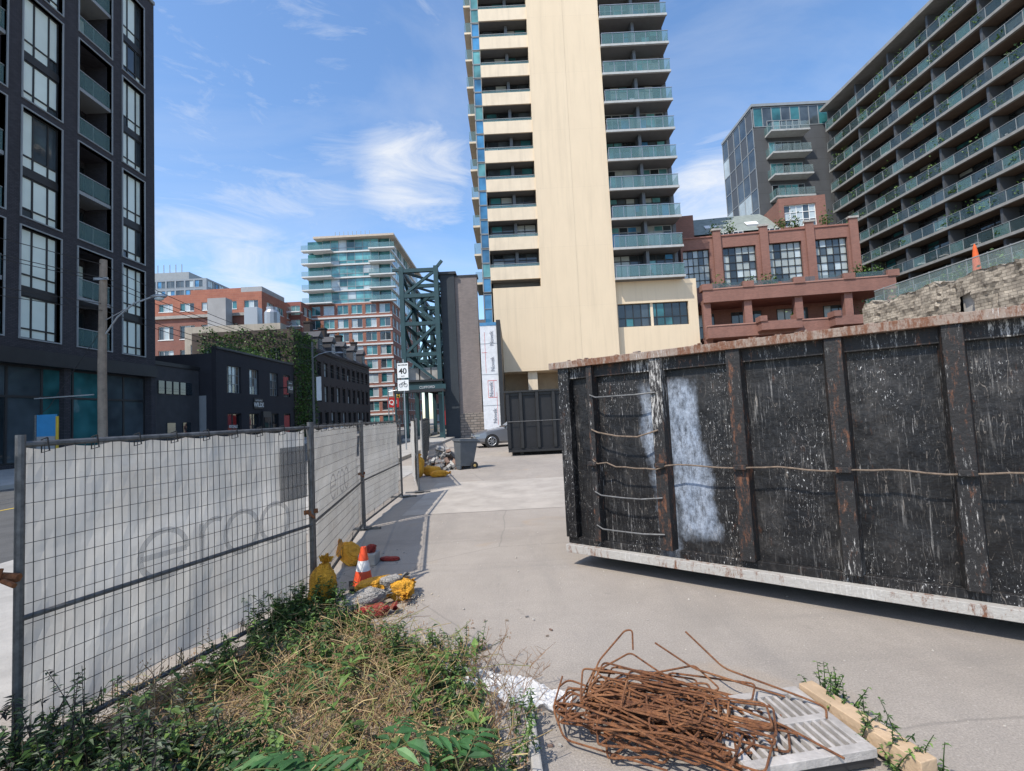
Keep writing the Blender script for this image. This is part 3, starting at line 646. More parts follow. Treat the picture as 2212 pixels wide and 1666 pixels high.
def dumpster(name,mw,L,H,W,ribs,detail):
    b=B(); zb=.17
    D=dm if detail else dplain; RB=ribm if detail else dplain2; BT=botm if detail else dplain2; RM=rimm if detail else dplain2
    b.mesh([(0.02,0,zb),(L,0,zb),(L,0,H),(0.02,0,H)],[(0,1,2,3)],D)
    b.box(.02,L,.02,W,zb,zb+.1,D); b.box(.02,.08,.02,W,zb,H,D); b.box(L-.06,L,.02,W,zb,H,D); b.box(.02,L,W-.06,W,zb,H,D); b.box(.08,L-.06,.004,.06,zb,H,D)
    b.box(-.02,L+.02,-.13,.0,zb-.02,zb+.06,BT); b.box(-.02,L+.02,-.06,-.001,zb+.06,zb+.13,D)
    b.box(-.12,L+.05,-.13,.03,H,H+.07,RM); b.box(-.12,L+.05,W-.06,W+.08,H,H+.07,RM); b.box(-.12,0,.03,W-.06,H,H+.07,RM); b.box(L-.05,L+.05,.03,W-.06,H,H+.07,RM)
    b.box(-.02,L,-.05,-.003,H-.12,H,RB)
    for i,x in enumerate(ribs):
        wd=.045 if (detail and i in(0,)) else .078
        pr=.11
        zt=H-.001; z0=zb+.131
        b.mesh([(x-wd,0,z0),(x-wd*.72,-pr,z0),(x+wd*.72,-pr,z0),(x+wd,0,z0),(x-wd,0,zt),(x-wd*.72,-pr,zt),(x+wd*.72,-pr,zt),(x+wd,0,zt)],[(0,1,5,4),(1,2,6,5),(2,3,7,6),(4,5,6,7),(0,3,2,1)],RB)
    b.box(-.03,.1,-.09,0,zb+.131,H-.001,D); b.box(L-.1,L+.03,-.09,0,zb+.131,H-.001,D)
    for y in (.5,W-.65): b.box(.1,L-.1,y,y+.15,.0,zb,dplain2)
    for x in (.5,L-.5):
        b.tube([(x,.4,.08),(x,.62,.08)],.08,darksteel,10)
    if detail:
        x0,x1=ribs[0],ribs[1]
        for z,sg in ((1.78,0),(1.42,.05),(.78,.01),(.44,.0)):
            pts=[(x0,-.12,z+.03),(x0+.08,-.14,z),(x0+.3,-.15,z-sg*.8),(x1-.2,-.15,z-sg),(x1,-.12,z+.01)]
            b.tube(pts,.009,cablem if sg>.02 else darksteel,6)
        pts=[(x0-.0,-.13,1.14)]
        for i in range(60):
            x=x0+.06+i*(L-x0-.2)/59; pts.append((x,-.145+.006*math.sin(i*1.7),1.10+.010*math.sin(i*.9)+.012*noise.noise(Vector((i*.7,0,0)))-(.03 if 1<i<7 else 0)))
        b.tube(pts,.008,cablem,6)
        for x in ribs: b.box(x-.05,x+.05,-.160,-.11,1.08,1.12,RB)
        for i in range(70):
            x=U(-.1,L); s_=U(.01,.04); b.T=Tr((x,U(-.11,.0),H+.075))@Rz(U(0,180)); b.box(-s_,s_,-s_*.5,s_*.5,-.005,U(.005,.015),RM); b.T=Matrix.Identity(4)
    else:
        b.tube([(0,-.12,1.35),(L,-.12,1.35)],.012,darksteel,6)
    return b.make(name,mw,bevel=.006 if detail else 0)
ang=math.degrees(math.atan2(-.606,.796))
dumpster('dumpster',Tr((.588,5.30,0))@Rz(ang),6.6,2.12,2.4,[.36,1.07,1.77,2.5,3.19,3.9,4.6,5.3,6.0],True)
dumpster('dumpster',Tr((-.24,19,0))@Rz(-1.5),6.2,2.5,2.4,[.55,1.2,1.85,2.5,3.15,3.8,4.5,5.2],False)

# ------------------------------------------------------------------ fences
def sheet_mat():
    m,nt,b=nm('privacy_mesh_fabric'); o=ocoord(nt)
    f=noisef(nt,mapping(nt,o,(1,1,2)),1.3,6,.6)
    c=mix(nt,ramp(nt,f,.3,.7),(.60,.565,.51,1),(.74,.71,.66,1))
    c=mix(nt,ramp(nt,noisef(nt,mapping(nt,o,(1,1,.6),loc=(3,3,0)),2.2,8,.75),.55,.8,(0,0,0,1),(.5,.5,.5,1)),c,(.42,.37,.32,1))
    nt.links.new(c,b.inputs['Base Color']); b.inputs['Roughness'].default_value=.85
    tl=nd(nt,'ShaderNodeBsdfTranslucent',{'Color':c}); tp=nd(nt,'ShaderNodeBsdfTransparent')
    m1=nd(nt,'ShaderNodeMixShader',{0:.46,1:b.outputs[0],2:tl.outputs[0]}); m2=nd(nt,'ShaderNodeMixShader',{0:.08,1:m1.outputs[0],2:tp.outputs[0]})
    nt.links.new(m2.outputs[0],nt.nodes['Material Output'].inputs['Surface'])
    return m
sheetm=sheet_mat(); greysheet=rail('grey_fabric',(.16,.155,.15),.55); greysheet.node_tree.nodes['Principled BSDF'].inputs['Roughness'].default_value=.9
wire=mat('fence_wire',(.075,.075,.075),.5,.2,metal=.5); tie=mat('cable_tie',(.015,.015,.015),.6,.1)
def fence(A,Bp,H=1.64,sheet=(.03,.99),z0=.1,pr=.021):
    A=Vector(A);Bp=Vector(Bp); d=Bp-A; L=d.length; an=math.degrees(math.atan2(d.y,d.x))
    b=B()
    for x in (.03,L-.03): b.tube([(x,0,0),(x,0,H+.03)],pr,darksteel,10)
    for z in (H-.02,z0): b.tube([(.03,0,z),(L-.03,0,z)],.017,darksteel,8)
    b.tube([(.03,-.005,.74),(L-.03,-.005,.74)],.014,darksteel,8)
    n=int(L/.047)
    for i in range(1,n):
        x=.03+(L-.06)*i/n; k=.004*math.sin(i*.8)
        b.tube([(x,-.012,z0),(x+k,-.02,H*.5),(x,-.012,H-.02)],.0021,wire,4,False)
    for i in range(1,15):
        z=z0+(H-.02-z0)*i/15; b.tube([(.03,-.016,z),(L*.5,-.022,z+.004*math.sin(i*2)),(L-.03,-.016,z)],.0021,wire,4,False)
    if sheet:
        nx_,nz_=70,20; vs=[];fs=[]
        for i in range(nx_+1):
            for j in range(nz_+1):
                u=i/nx_; v=j/nz_
                x=L*(sheet[0]+(sheet[1]-sheet[0])*u); zt=H-.035-.016*abs(math.sin(u*math.pi*9))-.012*noise.noise(Vector((u*7,L,3))); zbm=z0+.04+.05*noise.noise(Vector((u*4,L,0)))
                z=zbm+(zt-zbm)*v
                y=.06+.03*noise.noise(Vector((u*5,v*2,L)))+.02*noise.noise(Vector((u*14,v*4,L)))+.006*noise.noise(Vector((u*40,v*12,L)))
                vs.append((x,y,z))
        for i in range(nx_):
            for j in range(nz_):
                a=i*(nz_+1)+j; fs.append((a,a+nz_+1,a+nz_+2,a+1))
        b.mesh(vs,fs,sheetm)
        for i in range(9):
            x=L*(.06+i*.11); b.tube([(x,-.03,H+.01),(x+.01,-.03,H-.06),(x,.02,H-.07),(x,.02,H+.0),(x,-.03,H+.01)],.004,tie,4)
            if i%2: b.tube([(x,-.03,z0+.02),(x+.02,-.035,z0+.13),(x+.03,-.02,z0+.02)],.003,tie,4)
    o=b.make('construction_fence',Tr((A.x,A.y,0))@Rz(an))
    return o,L
f1,L1=fence((-2.56,2.44),(-1.87,4.42),sheet=(.03,.985))
f2,L2=fence((-1.90,4.46),(-2.37,7.4)); f3,L3=fence((-2.38,7.44),(-2.43,10.2))
fence((-2.2,10.8),(-2.92,13.8)); fence((-2.95,15.3),(-3.4,18.3)); fence((-3.42,18.35),(-3.9,21.3)); fence((-3.92,21.35),(-4.4,24.3)); fence((-4.42,24.35),(-4.9,27.3)); fence((-4.95,27.35),(-5.4,30.2))
fence((-3.3,-.5),(-2.61,2.40),pr=.026)
prn=rail('sheet_print',(.30,.29,.28),.42); prn.node_tree.nodes['Principled BSDF'].inputs['Roughness'].default_value=.9
prn2=rail('sheet_print_faint',(.30,.29,.28),.16); prn2.node_tree.nodes['Principled BSDF'].inputs['Roughness'].default_value=.9
# lettering printed on the sheet as thin strokes (outline style like the banner): e r o o
def strokes(parent,L,x0,z0,s,mt,r):
    b=B()
    def arc(cx,cz,rx,rz,a0,a1,n=26): return [(cx+rx*math.cos(rad(a0+(a1-a0)*i/n)),0,cz+rz*math.sin(rad(a0+(a1-a0)*i/n))) for i in range(n+1)]
    def ribbon(P):
        vs=[];fs=[]
        for i,p in enumerate(P):
            p=Vector(p); t=(Vector(P[min(i+1,len(P)-1)])-Vector(P[max(i-1,0)])).normalized(); nn=Vector((-t.z,0,t.x))*r
            vs+= [p+nn,p-nn]
        for i in range(len(P)-1): fs.append((2*i,2*i+1,2*i+3,2*i+2))
        b.mesh(vs,fs,mt)
    ribbon(arc(0,0,.5*s,.5*s,0,325)); b.mesh([(-.5*s,0,-r),(.5*s,0,-r),(.5*s,0,r),(-.5*s,0,r)],[(0,1,2,3)],mt)
    ribbon([(.85*s,0,-.5*s),(.85*s,0,.45*s)]); ribbon(arc(1.2*s,.1*s,.35*s,.38*s,180,60))
    ribbon(arc(1.95*s,0,.48*s,.5*s,0,360)); ribbon(arc(3.0*s,0,.48*s,.5*s,0,360))
    b.make('printed_lettering',Tr((x0,-.003,z0)),parent=parent)
strokes(f1,L1,L1*.36,.86,.30,prn,.018)
text(f1,'co ob qu d e u k',prn2,.1,(L1*.56,-.003,.56),ext=.0003) if False else None
strokes(f2,L2,L2*.3,.95,.26,prn,.015)
b=B(); b.box(L1*.82,L1*.965,.0,.002,1.0,1.46,greysheet); b.make('fabric_patch',parent=f1)
b=B()
for (x,y) in ((-1.885,4.44),(-2.375,7.42)):
    for z in (.85,): b.tube([(x-.06,y-.05,z),(x+.05,y-.02,z+.01)],.022,rust,6); b.tube([(x,y-.07,z-.03),(x+.01,y-.05,z+.05)],.012,rust,6); b.tube([(x-.02,y-.06,z),(x+.05,y-.09,z-.04)],.012,rust,6)
b.tube([(-2.62,2.40,.98),(-2.50,2.42,.96)],.022,rust,6); b.tube([(-2.56,2.36,.93),(-2.55,2.38,1.02)],.013,rust,6); b.tube([(-2.54,2.38,.96),(-2.46,2.36,.94)],.012,rust,6)
b.make('fence_clamp')
b=B()
for (x,y) in ((-1.88,4.44),(-2.37,7.42),(-2.4,10.3),(-2.2,10.8)):
    b.box(x-.3,x+.25,y-.03,y+.03,.0,.03,darksteel); b.box(x-.1,x+.1,y-.1,y+.1,.03,.035,darksteel)
b.make('fence_foot')
# ------------------------------------------------------------------ sandbags etc
def fabric(name,c,var=.2):
    m,nt,b=nm(name); o=ocoord(nt)
    f=ramp(nt,noisef(nt,o,14,6,.7),.3,.7); nt.links.new(mix(nt,f,c4(c,1-var),c4(c,1+var)),b.inputs['Base Color']); b.inputs['Roughness'].default_value=.6
    h=nd(nt,'ShaderNodeTexNoise',{'Vector':mapping(nt,o,(8,8,20)),'Scale':3,'Detail':5,'Distortion':2}).outputs['Fac']; bumpto(nt,b,h,1,.05)
    return m
yel=fabric('yellow_bag',(.85,.40,.03)); whb=fabric('pale_bag',(.42,.39,.35)); redb=fabric('red_bag',(.38,.04,.03))
def sandbag(p,size,rz,mt,tilt=0,name='sandbag',neck=True,seed=1):
    b=B(); R3=(Matrix.Rotation(rad(rz),3,'Z')@Matrix.Rotation(rad(tilt),3,'Y'))
    bm=bmesh.new(); bmesh.ops.create_icosphere(bm,subdivisions=5,radius=1); vs=[]
    for v in bm.verts:
        q=v.co.copy()
        q=Vector([math.copysign(abs(t)**.7,t) for t in q])
        k=1+.16*noise.noise(q*1.6+Vector((seed*5,0,0)))+.09*noise.noise(Vector((q.x*2,q.y*6,q.z*6))+Vector((seed,3,0)))+.04*noise.noise(q*12)+.02*noise.noise(q*25)
        if neck and q.x>.55: f=1-(q.x-.55)*1.3; q.y*=max(f,.25); q.z*=max(f,.25)
        q*=k
        if neck and q.x>.8: q.x+= .25*(q.x-.8)
        q=Vector((q.x*size[0],q.y*size[1],q.z*size[2]))
        vs.append(R3@q+Vector(p))
    b.mesh(vs,[tuple(v.index for v in f.verts) for f in bm.faces],mt); bm.free()
    if neck:
        c=Vector(p)+R3@Vector((size[0]*.98,0,0)); ax=R3@Vector((1,0,0)); 
        for i in range(12):
            dd=(ax+Vector((U(-.6,.6),U(-.6,.6),U(-.3,.6)))).normalized(); e=dd.cross(Vector((U(-1,1),U(-1,1),1))).normalized()*.03
            b.face([c,c+dd*.04+e,c+dd*.09+e*.6,c+dd*.05-e],mt)
    return b.make(name,smooth=True)
sandbag((-1.76,4.30,.20),(.22,.10,.11),20,yel,-82,seed=1)
sandbag((-2.0,5.72,.10),(.2,.12,.10),150,yel,-28,seed=2)
sandbag((-1.33,4.62,.08),(.24,.13,.08),15,yel,0,seed=3)
sandbag((-1.13,4.52,.10),(.15,.12,.08),-60,yel,5,seed=4)
sandbag((-1.20,4.50,.18),(.10,.07,.04),40,whb,0,seed=5)
sandbag((-1.42,4.24,.09),(.22,.11,.075),35,whb,-6,seed=6)
sandbag((-1.28,4.16,.045),(.14,.08,.04),10,redb,0,seed=7)
sandbag((-2.45,13.9,.13),(.3,.18,.14),160,yel,-10,seed=8); sandbag((-2.75,13.6,.3),(.3,.14,.14),80,yel,-75,seed=9); sandbag((-2.15,13.5,.09),(.25,.14,.09),10,yel,0,seed=10)
sandbag((-1.55,5.75,.02),(.12,.05,.02),-10,redb,0,seed=11,name='red_cloth',neck=False)
b=B(); b.box(-1.86,-1.66,5.55,5.75,0,.13,conc); b.make('concrete_block',bevel=.01)
b=B(); blobmesh(b,(-1.74,5.66,.16),.06,redb,3,.5,seed=3); b.make('red_glove',smooth=True)
b=B(); grv=mat('spilled_gravel',(.50,.43,.33),.9,.3,20)
for i in range(200):
    a=U(0,6.28); rr=abs(random.gauss(0,.09)); blobmesh(b,(-1.02+rr*math.cos(a)*.9,4.5+rr*math.sin(a)*1.4,.006+max(0,.05-rr*.4)),U(.003,.008),grv,1,.3,seed=i)
b.make('gravel_spill')
orc=mat('cone_orange',(.75,.08,.02),.5,.2,10); wc=mat('cone_white_band',(.7,.68,.65),.5,.25,15)
def cone(p,s=1):
    b=B()
    b.box(-.13,.13,-.13,.13,0,.025,rubber)
    pr=[(.10,.025),(.095,.05),(.072,.16)]; b.lathe(pr,orc,24); b.lathe([(.072,.16),(.052,.26)],wc,24); b.lathe([(.052,.26),(.026,.385),(.024,.39),(.015,.39)],orc,24)
    return b.make('traffic_cone',Tr(p)@Rz(20)@Matrix.Rotation(rad(3),4,'Y')@Matrix.Scale(s,4),smooth=False)
cone((-1.6,4.90,0))
b=B(); rb2=mat('brown_brick_rubble',(.20,.13,.10),.9,.4,6); gr2=mat('grey_rubble',(.20,.19,.18),.9,.3,6)
for i in range(170):
    a=U(0,6.28); rr=math.sqrt(U(0,1)); x=-2.35+rr*.72*math.cos(a); y=15.9+rr*.9*math.sin(a); z=max(.04,.8*(1-rr)**1.0*U(.3,1))
    R3=Matrix.Rotation(U(0,6),4,'Z')@Matrix.Rotation(U(-.8,.8),4,'X')@Matrix.Rotation(U(-.8,.8),4,'Y')
    b.T=Tr((x,y,z))@R3; s=U(.05,.15); b.box(-s,s,-s*.5,s*.5,-s*.35,s*.35,random.choice([rb2,gr2,gr2,conc,rb2])); b.T=Matrix.Identity(4)
b.make('rubble_pile')
binm=mat('grey_plastic',(.075,.085,.095),.55,.15,4)
b=B()
b.mesh([(-.2,-.24,.1),(.2,-.24,.1),(.2,.2,.1),(-.2,.2,.1),(-.27,-.3,.86),(.27,-.3,.86),(.27,.3,.86),(-.27,.3,.86)],[(0,3,2,1),(4,5,6,7),(0,1,5,4),(1,2,6,5),(2,3,7,6),(3,0,4,7)],binm)
b.box(-.3,.3,-.33,.33,.86,.91,binm); b.box(-.28,.28,-.31,.31,.91,.95,binm); b.box(-.22,.22,.33,.42,.84,.9,binm); b.box(-.2,.2,-.26,-.2,.0,.1,binm)
for x in(-.24,.24): b.tube([(x-.03,.22,.12),(x+.03,.22,.12)],.12,rubber,16); b.tube([(x-.035,.22,.12),(x+.035,.22,.12)],.05,mat('hub_yellow',(.5,.35,.12),.6),10)
b.make('wheeled_trash_bin',Tr((-1.62,15.2,0))@Rz(-60)@Matrix.Rotation(rad(-4),4,'X'),bevel=.012)

# ------------------------------------------------------------------ cars
def car(name,mw,paint):
    b=B()
    S=[(-2.32,.42,.60,.62,.62,.55),(-2.22,.26,.68,.70,.80,.70),(-1.7,.2,.80,.84,.89,.78),(-1.0,.2,.90,.95,.91,.80),(-.72,.2,.93,.98,.91,.78),(-.15,.2,.95,1.36,.91,.62),(.35,.2,.96,1.45,.91,.60),(.95,.2,.97,1.43,.91,.60),(1.45,.2,.98,1.22,.90,.64),(1.8,.2,.99,1.03,.88,.72),(2.15,.25,.95,1.0,.82,.70),(2.3,.4,.85,.88,.70,.6)]
    rings=[]
    for x,zb,zm,zt,wb,wt in S:
        h=[(wb*.86,zb),(wb*.99,zb+.12),(wb*1.0,(zb+zm)/2),(wb*.97,zm),(wt,zt-.02),(wt*.8,zt+.015)]
        rings.append([(x,-y,z) for y,z in h]+[(x,y,z) for y,z in reversed(h)])
    n=12
    for i in range(len(rings)-1):
        for j in range(n):
            jj=(j+1)%n
            g=(j in(3,7) and 4<=i<=8) or (j in(4,5,6) and i in(4,8)) 
            b.face([rings[i][j],rings[i+1][j],rings[i+1][jj],rings[i][jj]],gd if g else (rubber if j==11 else paint))
    b.face(rings[0],paint); b.face(rings[-1][::-1],paint)
    for x in(-1.42,1.38):
        for s in(-1,1):
            b.tube([(x,s*.70,.33),(x,s*.915,.33)],.37,rubber,24); b.tube([(x,s*.72,.33),(x,s*.925,.33)],.31,rubber,24)
            for k in range(7):
                a=k*2*math.pi/7; b.tube([(x,s*.93,.33),(x+.2*math.cos(a),s*.93,.33+.2*math.sin(a))],.028,steel,4)
            b.tube([(x+.21*math.cos(t*math.pi/10),s*.93,.33+.21*math.sin(t*math.pi/10)) for t in range(21)],.02,steel,5)
    for s in(-1,1):
        b.box(-2.27,-2.02,s*.68-.14,s*.68+.14,.58,.7,glight); b.box(2.18,2.3,s*.62-.12,s*.62+.12,.68,.82,redg); b.box(-.65,-.5,s*.98-.1,s*.98+.1,.93,1.05,paint)
        b.tube([(-.1,s*.925,.9),(-.1,s*.93,.25)],.006,rubber,4); b.tube([(.3,s*.80,.97),(.32,s*.64,1.4)],.025,rubber,4)
    b.box(-2.34,-2.3,-.4,.4,.42,.56,black)
    return b.make(name,mw)
silver=nm('silver_paint'); sp=silver[2]; sp.inputs['Base Color'].default_value=(.22,.23,.25,1); sp.inputs['Metallic'].default_value=.5; sp.inputs['Roughness'].default_value=.3; sp.inputs['Coat Weight'].default_value=.6
bluep=nm('blue_paint'); bp_=bluep[2]; bp_.inputs['Base Color'].default_value=(.02,.06,.14,1); bp_.inputs['Roughness'].default_value=.25; bp_.inputs['Coat Weight'].default_value=.6
car('parked_car',Tr((.05,25.6,0))@Rz(12),silver[0])
car('parked_car',Tr((-14.6,39,0))@Rz(-80),bluep[0]); car('parked_car',Tr((-15,52,0))@Rz(90),silver[0])
b=B(); red=mat('red_truck',(.45,.02,.02),.5,.1); b.box(-9.9,-7.6,69.5,76,.9,3.6,red); b.box(-9.8,-7.7,67.5,69.4,.6,2.6,red); b.box(-9.6,-7.9,67.45,67.5,1.6,2.4,gd)
for y in(68.5,74.5):
    for x in(-9.8,-7.9): b.tube([(x,y,.45),(x+.25,y,.45)],.45,rubber,16)
b.make('delivery_truck',bevel=.06)

# ------------------------------------------------------------------ poles, lamps, signs
wood=mat('weathered_wood',(.25,.20,.155),.9,.3,3,bump=.3,bs=30)
b=B(); b.tube([(-17.2,20,0),(-17.25,20,4.5),(-17.2,20,9.1)],[.17,.155,.13],wood,12)
b.box(-17.5,-16.9,19.84,19.9,8.2,8.3,steel)
arm=[(-17.1,20,5.9),(-16.6,20,6.6),(-15.9,20,7.15),(-15.1,20,7.4)]
b.tube(arm,.035,steel,8); b.tube([(-17.1,20,6.5),(-16.2,20,6.95)],.02,steel,6)
blobmesh(b,(-14.85,20,7.4),.3,steel,3,0,(1.2,.5,.32)); blobmesh(b,(-14.82,20,7.31),.2,glight,3,0,(1,.6,.5))
b.make('utility_pole',smooth=False)
b=B()
b.tube([(-16.7,40,0),(-16.7,40,8.6)],[.13,.08],darksteel,10); b.tube([(-16.7,40,7.2),(-16.2,40,7.5),(-15.3,40,7.7),(-14.7,40,7.6)],.035,steel,8); blobmesh(b,(-14.45,40,7.55),.3,steel,2,0,(1.2,.5,.3)); b.box(-16.4,-16.0,39.9,39.95,3.6,5.6,white)
b.make('street_lamp')
def catenary(p,q,s,n=16):
    p=Vector(p);q=Vector(q); return [tuple(p.lerp(q,i/n)-Vector((0,0,s*4*(i/n)*(1-i/n)))) for i in range(n+1)]
b=B()
for dz,dx in ((8.9,0),(8.25,.25),(8.25,-.25),(7.2,0),(6.9,.05)):
    b.tube(catenary((-17.2+dx,20,dz),(-16.7+dx,40,min(dz,8.4)-.2),.5),.016,black,4); b.tube(catenary((-17.2+dx,20,dz),(-17.5+dx,-15,dz),.9),.016,black,4); b.tube(catenary((-16.7+dx,40,min(dz,8.4)-.2),(-16.9+dx,66,dz-.6),.5),.016,black,4)
b.tube([(-17.2,20,6.2),(-19.5,20,2.9),(-19.9,20,2.6)],.012,black,4); b.tube([(-20.1,20,3.3),(-17.6,20,3.35)],.03,steel,4)
b.make('overhead_cables')
b=B(); b.tube([(-5.45,24.05,0),(-5.45,24.05,4.7)],.035,steel,8); b.box(-5.75,-5.2,23.96,23.98,3.75,4.5,white); b.box(-5.75,-5.2,23.96,23.98,3.1,3.65,white)
ss=b.make('speed_limit_sign'); blk=mat('sign_black',(.02,.02,.02),.6,.05)
text(ss,'MAXIMUM',blk,.1,(-5.475,23.955,4.4),bold=.002,ext=.001); text(ss,'40',blk,.4,(-5.475,23.955,4.08),bold=.008,ext=.001); text(ss,'km/h',blk,.09,(-5.475,23.955,3.84),ext=.001)
bb=B(); 
for cx in(-.12,.12): bb.tube([(cx+.085*math.cos(t*.35),0,.085*math.sin(t*.35)) for t in range(19)],.01,blk,4)
bb.tube([(-.12,0,0),(-.05,0,.14),(.07,0,.14),(.12,0,0)],.01,blk,4); bb.tube([(-.05,0,.14),(.02,0,0),(.07,0,.14)],.01,blk,4); bb.tube([(.07,0,.14),(.05,0,.2),(.1,0,.2)],.01,blk,4)
bb.make('bicycle_symbol',Tr((-5.475,23.95,3.38)),parent=ss)
b=B(); b.tube([(-24.2,96,0),(-24.2,96,4.2)],.08,steel,8); b.box(-25.2,-22.9,95.9,96,4.2,6.2,red); q3=b.make('shop_sign'); text(q3,'Q3',white,1.3,(-24.05,95.87,5.2),bold=.02)
tly=mat('signal_yellow',(.6,.4,.03),.5,.1); rl=mat('signal_red',(.6,.03,.02),.4); 
for (x,y) in ((-17.2,66),(-7.6,62)):
    b=B(); b.tube([(x,y,0),(x,y,6)],.08,steel,8); b.tube([(x,y,5.6),(x+1.4,y,5.8)],.05,steel,6); xx=x+1.4
    b.box(xx-.2,xx+.2,y-.15,y+.15,4.7,5.9,tly)
    for k,cc in enumerate((gd,gd,rl)): b.tube([(xx,y-.2,4.9+k*.38),(xx,y-.14,4.9+k*.38)],.13,cc,12)
    b.make('traffic_light')
b=B(); bl_=mat('blue_sign',(.05,.28,.55),.5,.1); b.box(-21.9,-21.0,21.9,21.95,1.7,2.7,bl_); b.box(-21.9,-21.05,21.9,21.94,.3,1.7,greyr); b.tube([(-20.95,21.9,0),(-20.95,21.9,2.6)],.06,tly,8); b.tube([(-21.95,21.9,0),(-21.95,21.9,2.7)],.06,darksteel,8); b.make('construction_sign_board')

# ------------------------------------------------------------------ foreground weeds
lv=[leafm('weed_green',(.075,.15,.03)),leafm('weed_green_light',(.15,.24,.055)),leafm('weed_dark',(.035,.075,.02))]
lvp=[leafm('weed_greygreen',(.08,.11,.06)),leafm('weed_green_b',(.065,.13,.035)),leafm('weed_purple',(.05,.045,.04))]
dry=[leafm('dry_straw',(.50,.37,.18),.3),leafm('dry_brown',(.28,.16,.08),.3),leafm('dry_green',(.28,.28,.09),.3)]
poly=[(-1.95,4.25),(-1.45,4.1),(-1.05,3.75),(-.55,3.4),(-.28,3.0),(-.18,2.6),(-.12,2.0),(-.05,1.2),(-2.9,1.2),(-2.7,2.3),(-2.3,3.3)]
def inside(x,y):
    r=False;j=len(poly)-1
    for i in range(len(poly)):
        xi,yi=poly[i];xj,yj=poly[j]
        if (yi>y)!=(yj>y) and x<(xj-xi)*(y-yi)/(yj-yi)+xi: r=not r
        j=i
    return r
def rp():
    while True:
        x,y=U(-2.8,0),U(1.2,4.3)
        if inside(x,y): return x,y
def straw(x,y): return noise.noise(Vector((x*1.5+5,y*1.5,3)))+.28*math.exp(-((x+1.0)**2/.25+(y-2.9)**2/.3))
def weed(b,x,y,h,mts,lean=.35,nl=14,ls=.045):
    a=U(0,6.28); l=U(0,lean); n=6
    P=[Vector((x+math.cos(a)*l*h*(t/n)**1.6,y+math.sin(a)*l*h*(t/n)**1.6,h*t/n)) for t in range(n+1)]
    b.tube(P,[.004*(1-.7*t/n) for t in range(n+1)],mts[-1] if len(mts)>2 else mts[0],4,False)
    for k in range(nl):
        t=U(.12,1)*n; i=min(int(t),n-1); p=P[i].lerp(P[i+1],t-i)
        aa=U(0,6.28); d=Vector((math.cos(aa),math.sin(aa),U(-.25,.6))).normalized(); s=ls*U(.5,1.4)*(1.25-.5*t/n)
        e=d.cross(Vector((0,0,1))).normalized(); up=e.cross(d)
        m_=random.choice(mts)
        b.mesh([p,p+d*s*.4+e*s*.2+up*s*.05,p+d*s-Vector((0,0,s*.25)),p+d*s*.4-e*s*.2+up*s*.05],[(0,1,2),(0,2,3)],m_)
b=B()
for i in range(1250):
    x,y=rp(); k=noise.noise(Vector((x*2,y*2,0))); st_=straw(x,y)
    if st_>.12 and random.random()<.8: continue
    if k<-.3: continue
    weed(b,x,y,U(.07,.28)*(1+.6*k)*(1.0 if y<3.6 else .7),lv,.6,22,U(.03,.06))
for i in range(100): weed(b,U(-2.7,-1.5),U(1.7,2.5),U(.25,.5),lvp,.5,44,.042)
for i in range(90): weed(b,U(-2.1,-1.45),4.1+U(-.4,.25),U(.1,.36),lv,.6,34,.048)
for i in range(60): weed(b,U(-.9,-.3),3.35+U(-.3,.2),U(.06,.2),lv,.6,24,.03)
for i in range(55): weed(b,1.62+random.gauss(0,.06),U(2.1,2.75),U(.05,.22),lv,.6,18,.03)
for i in range(16): weed(b,-.02+U(-.08,.06),U(2.3,2.8),U(.08,.26),lv,.5,22,.03)
for i in range(90):
    x,y=rp()
    if y>3.2: continue
    for q in range(7):
        a=U(0,6.28); Lf=U(.06,.14); d=Vector((math.cos(a),math.sin(a),U(.3,.9))).normalized(); e=d.cross(Vector((0,0,1))).normalized()*Lf*.16; p=Vector((x,y,U(.05,.22)))
        b.mesh([p,p+d*Lf*.4+e,p+d*Lf*.45-Vector((0,0,Lf*.05)),p+d*Lf*.4-e,p+d*Lf-Vector((0,0,Lf*.3))],[(0,1,2),(0,2,3),(1,4,2),(2,4,3)],random.choice(lv[:2]))
b.make('weeds')
b=B()
for i in range(5200):
    x,y=rp(); k=straw(x,y)
    if k<.0 and random.random()<.8: continue
    h=U(.06,.30); a=U(0,6.28); l=U(.4,2.0); n=4; cv=U(-1.2,1.2)
    P=[Vector((x+math.cos(a+cv*t/n)*l*h*(t/n)**1.5,y+math.sin(a+cv*t/n)*l*h*(t/n)**1.5,max(.005,h*(t/n)*(1-.35*(t/n)*l))+.02)) for t in range(n+1)]
    b.tube(P,U(.0012,.0028),random.choice(dry if random.random()<.6 else dry[:1]),3,False)
    if random.random()<.3:
        for q in range(5): p=P[-1]+Vector((U(-.02,.02),U(-.02,.02),U(-.03,.02))); b.face([p,p+Vector((.008,.004,.006)),p+Vector((.002,.008,.014))],dry[1])
for i in range(50):
    x,y=U(-.3,.0),U(2.2,3.0); h=U(.15,.42); a=U(0,6.28)
    P=[(x,y,0),(x+.05*math.cos(a),y+.05*math.sin(a),h*.6),(x+.16*math.cos(a),y+.16*math.sin(a),h)]; b.tube(P,.0014,dry[1],3,False)
    for q in range(5):
        t=U(.4,1); p=Vector(P[1]).lerp(Vector(P[2]),t); b.tube([p,p+Vector((U(-.06,.06),U(-.06,.06),U(0,.06)))],.001,dry[1],3,False)
b.make('dry_grass')
soil=mat('soil',(.22,.175,.13),.95,.4,6,bump=.8,bs=40)
b=B(); vs=[];fs=[];nn=60
for i in range(nn+1):
    for j in range(nn+1):
        x=-2.9+2.95*i/nn; y=1.0+3.45*j/nn; ins=inside(x+.1*noise.noise(Vector((x*6,y*6,0))),y)
        vs.append((x,y,(.02+.03*noise.noise(Vector((x*4,y*4,2)))) if ins else -.03))
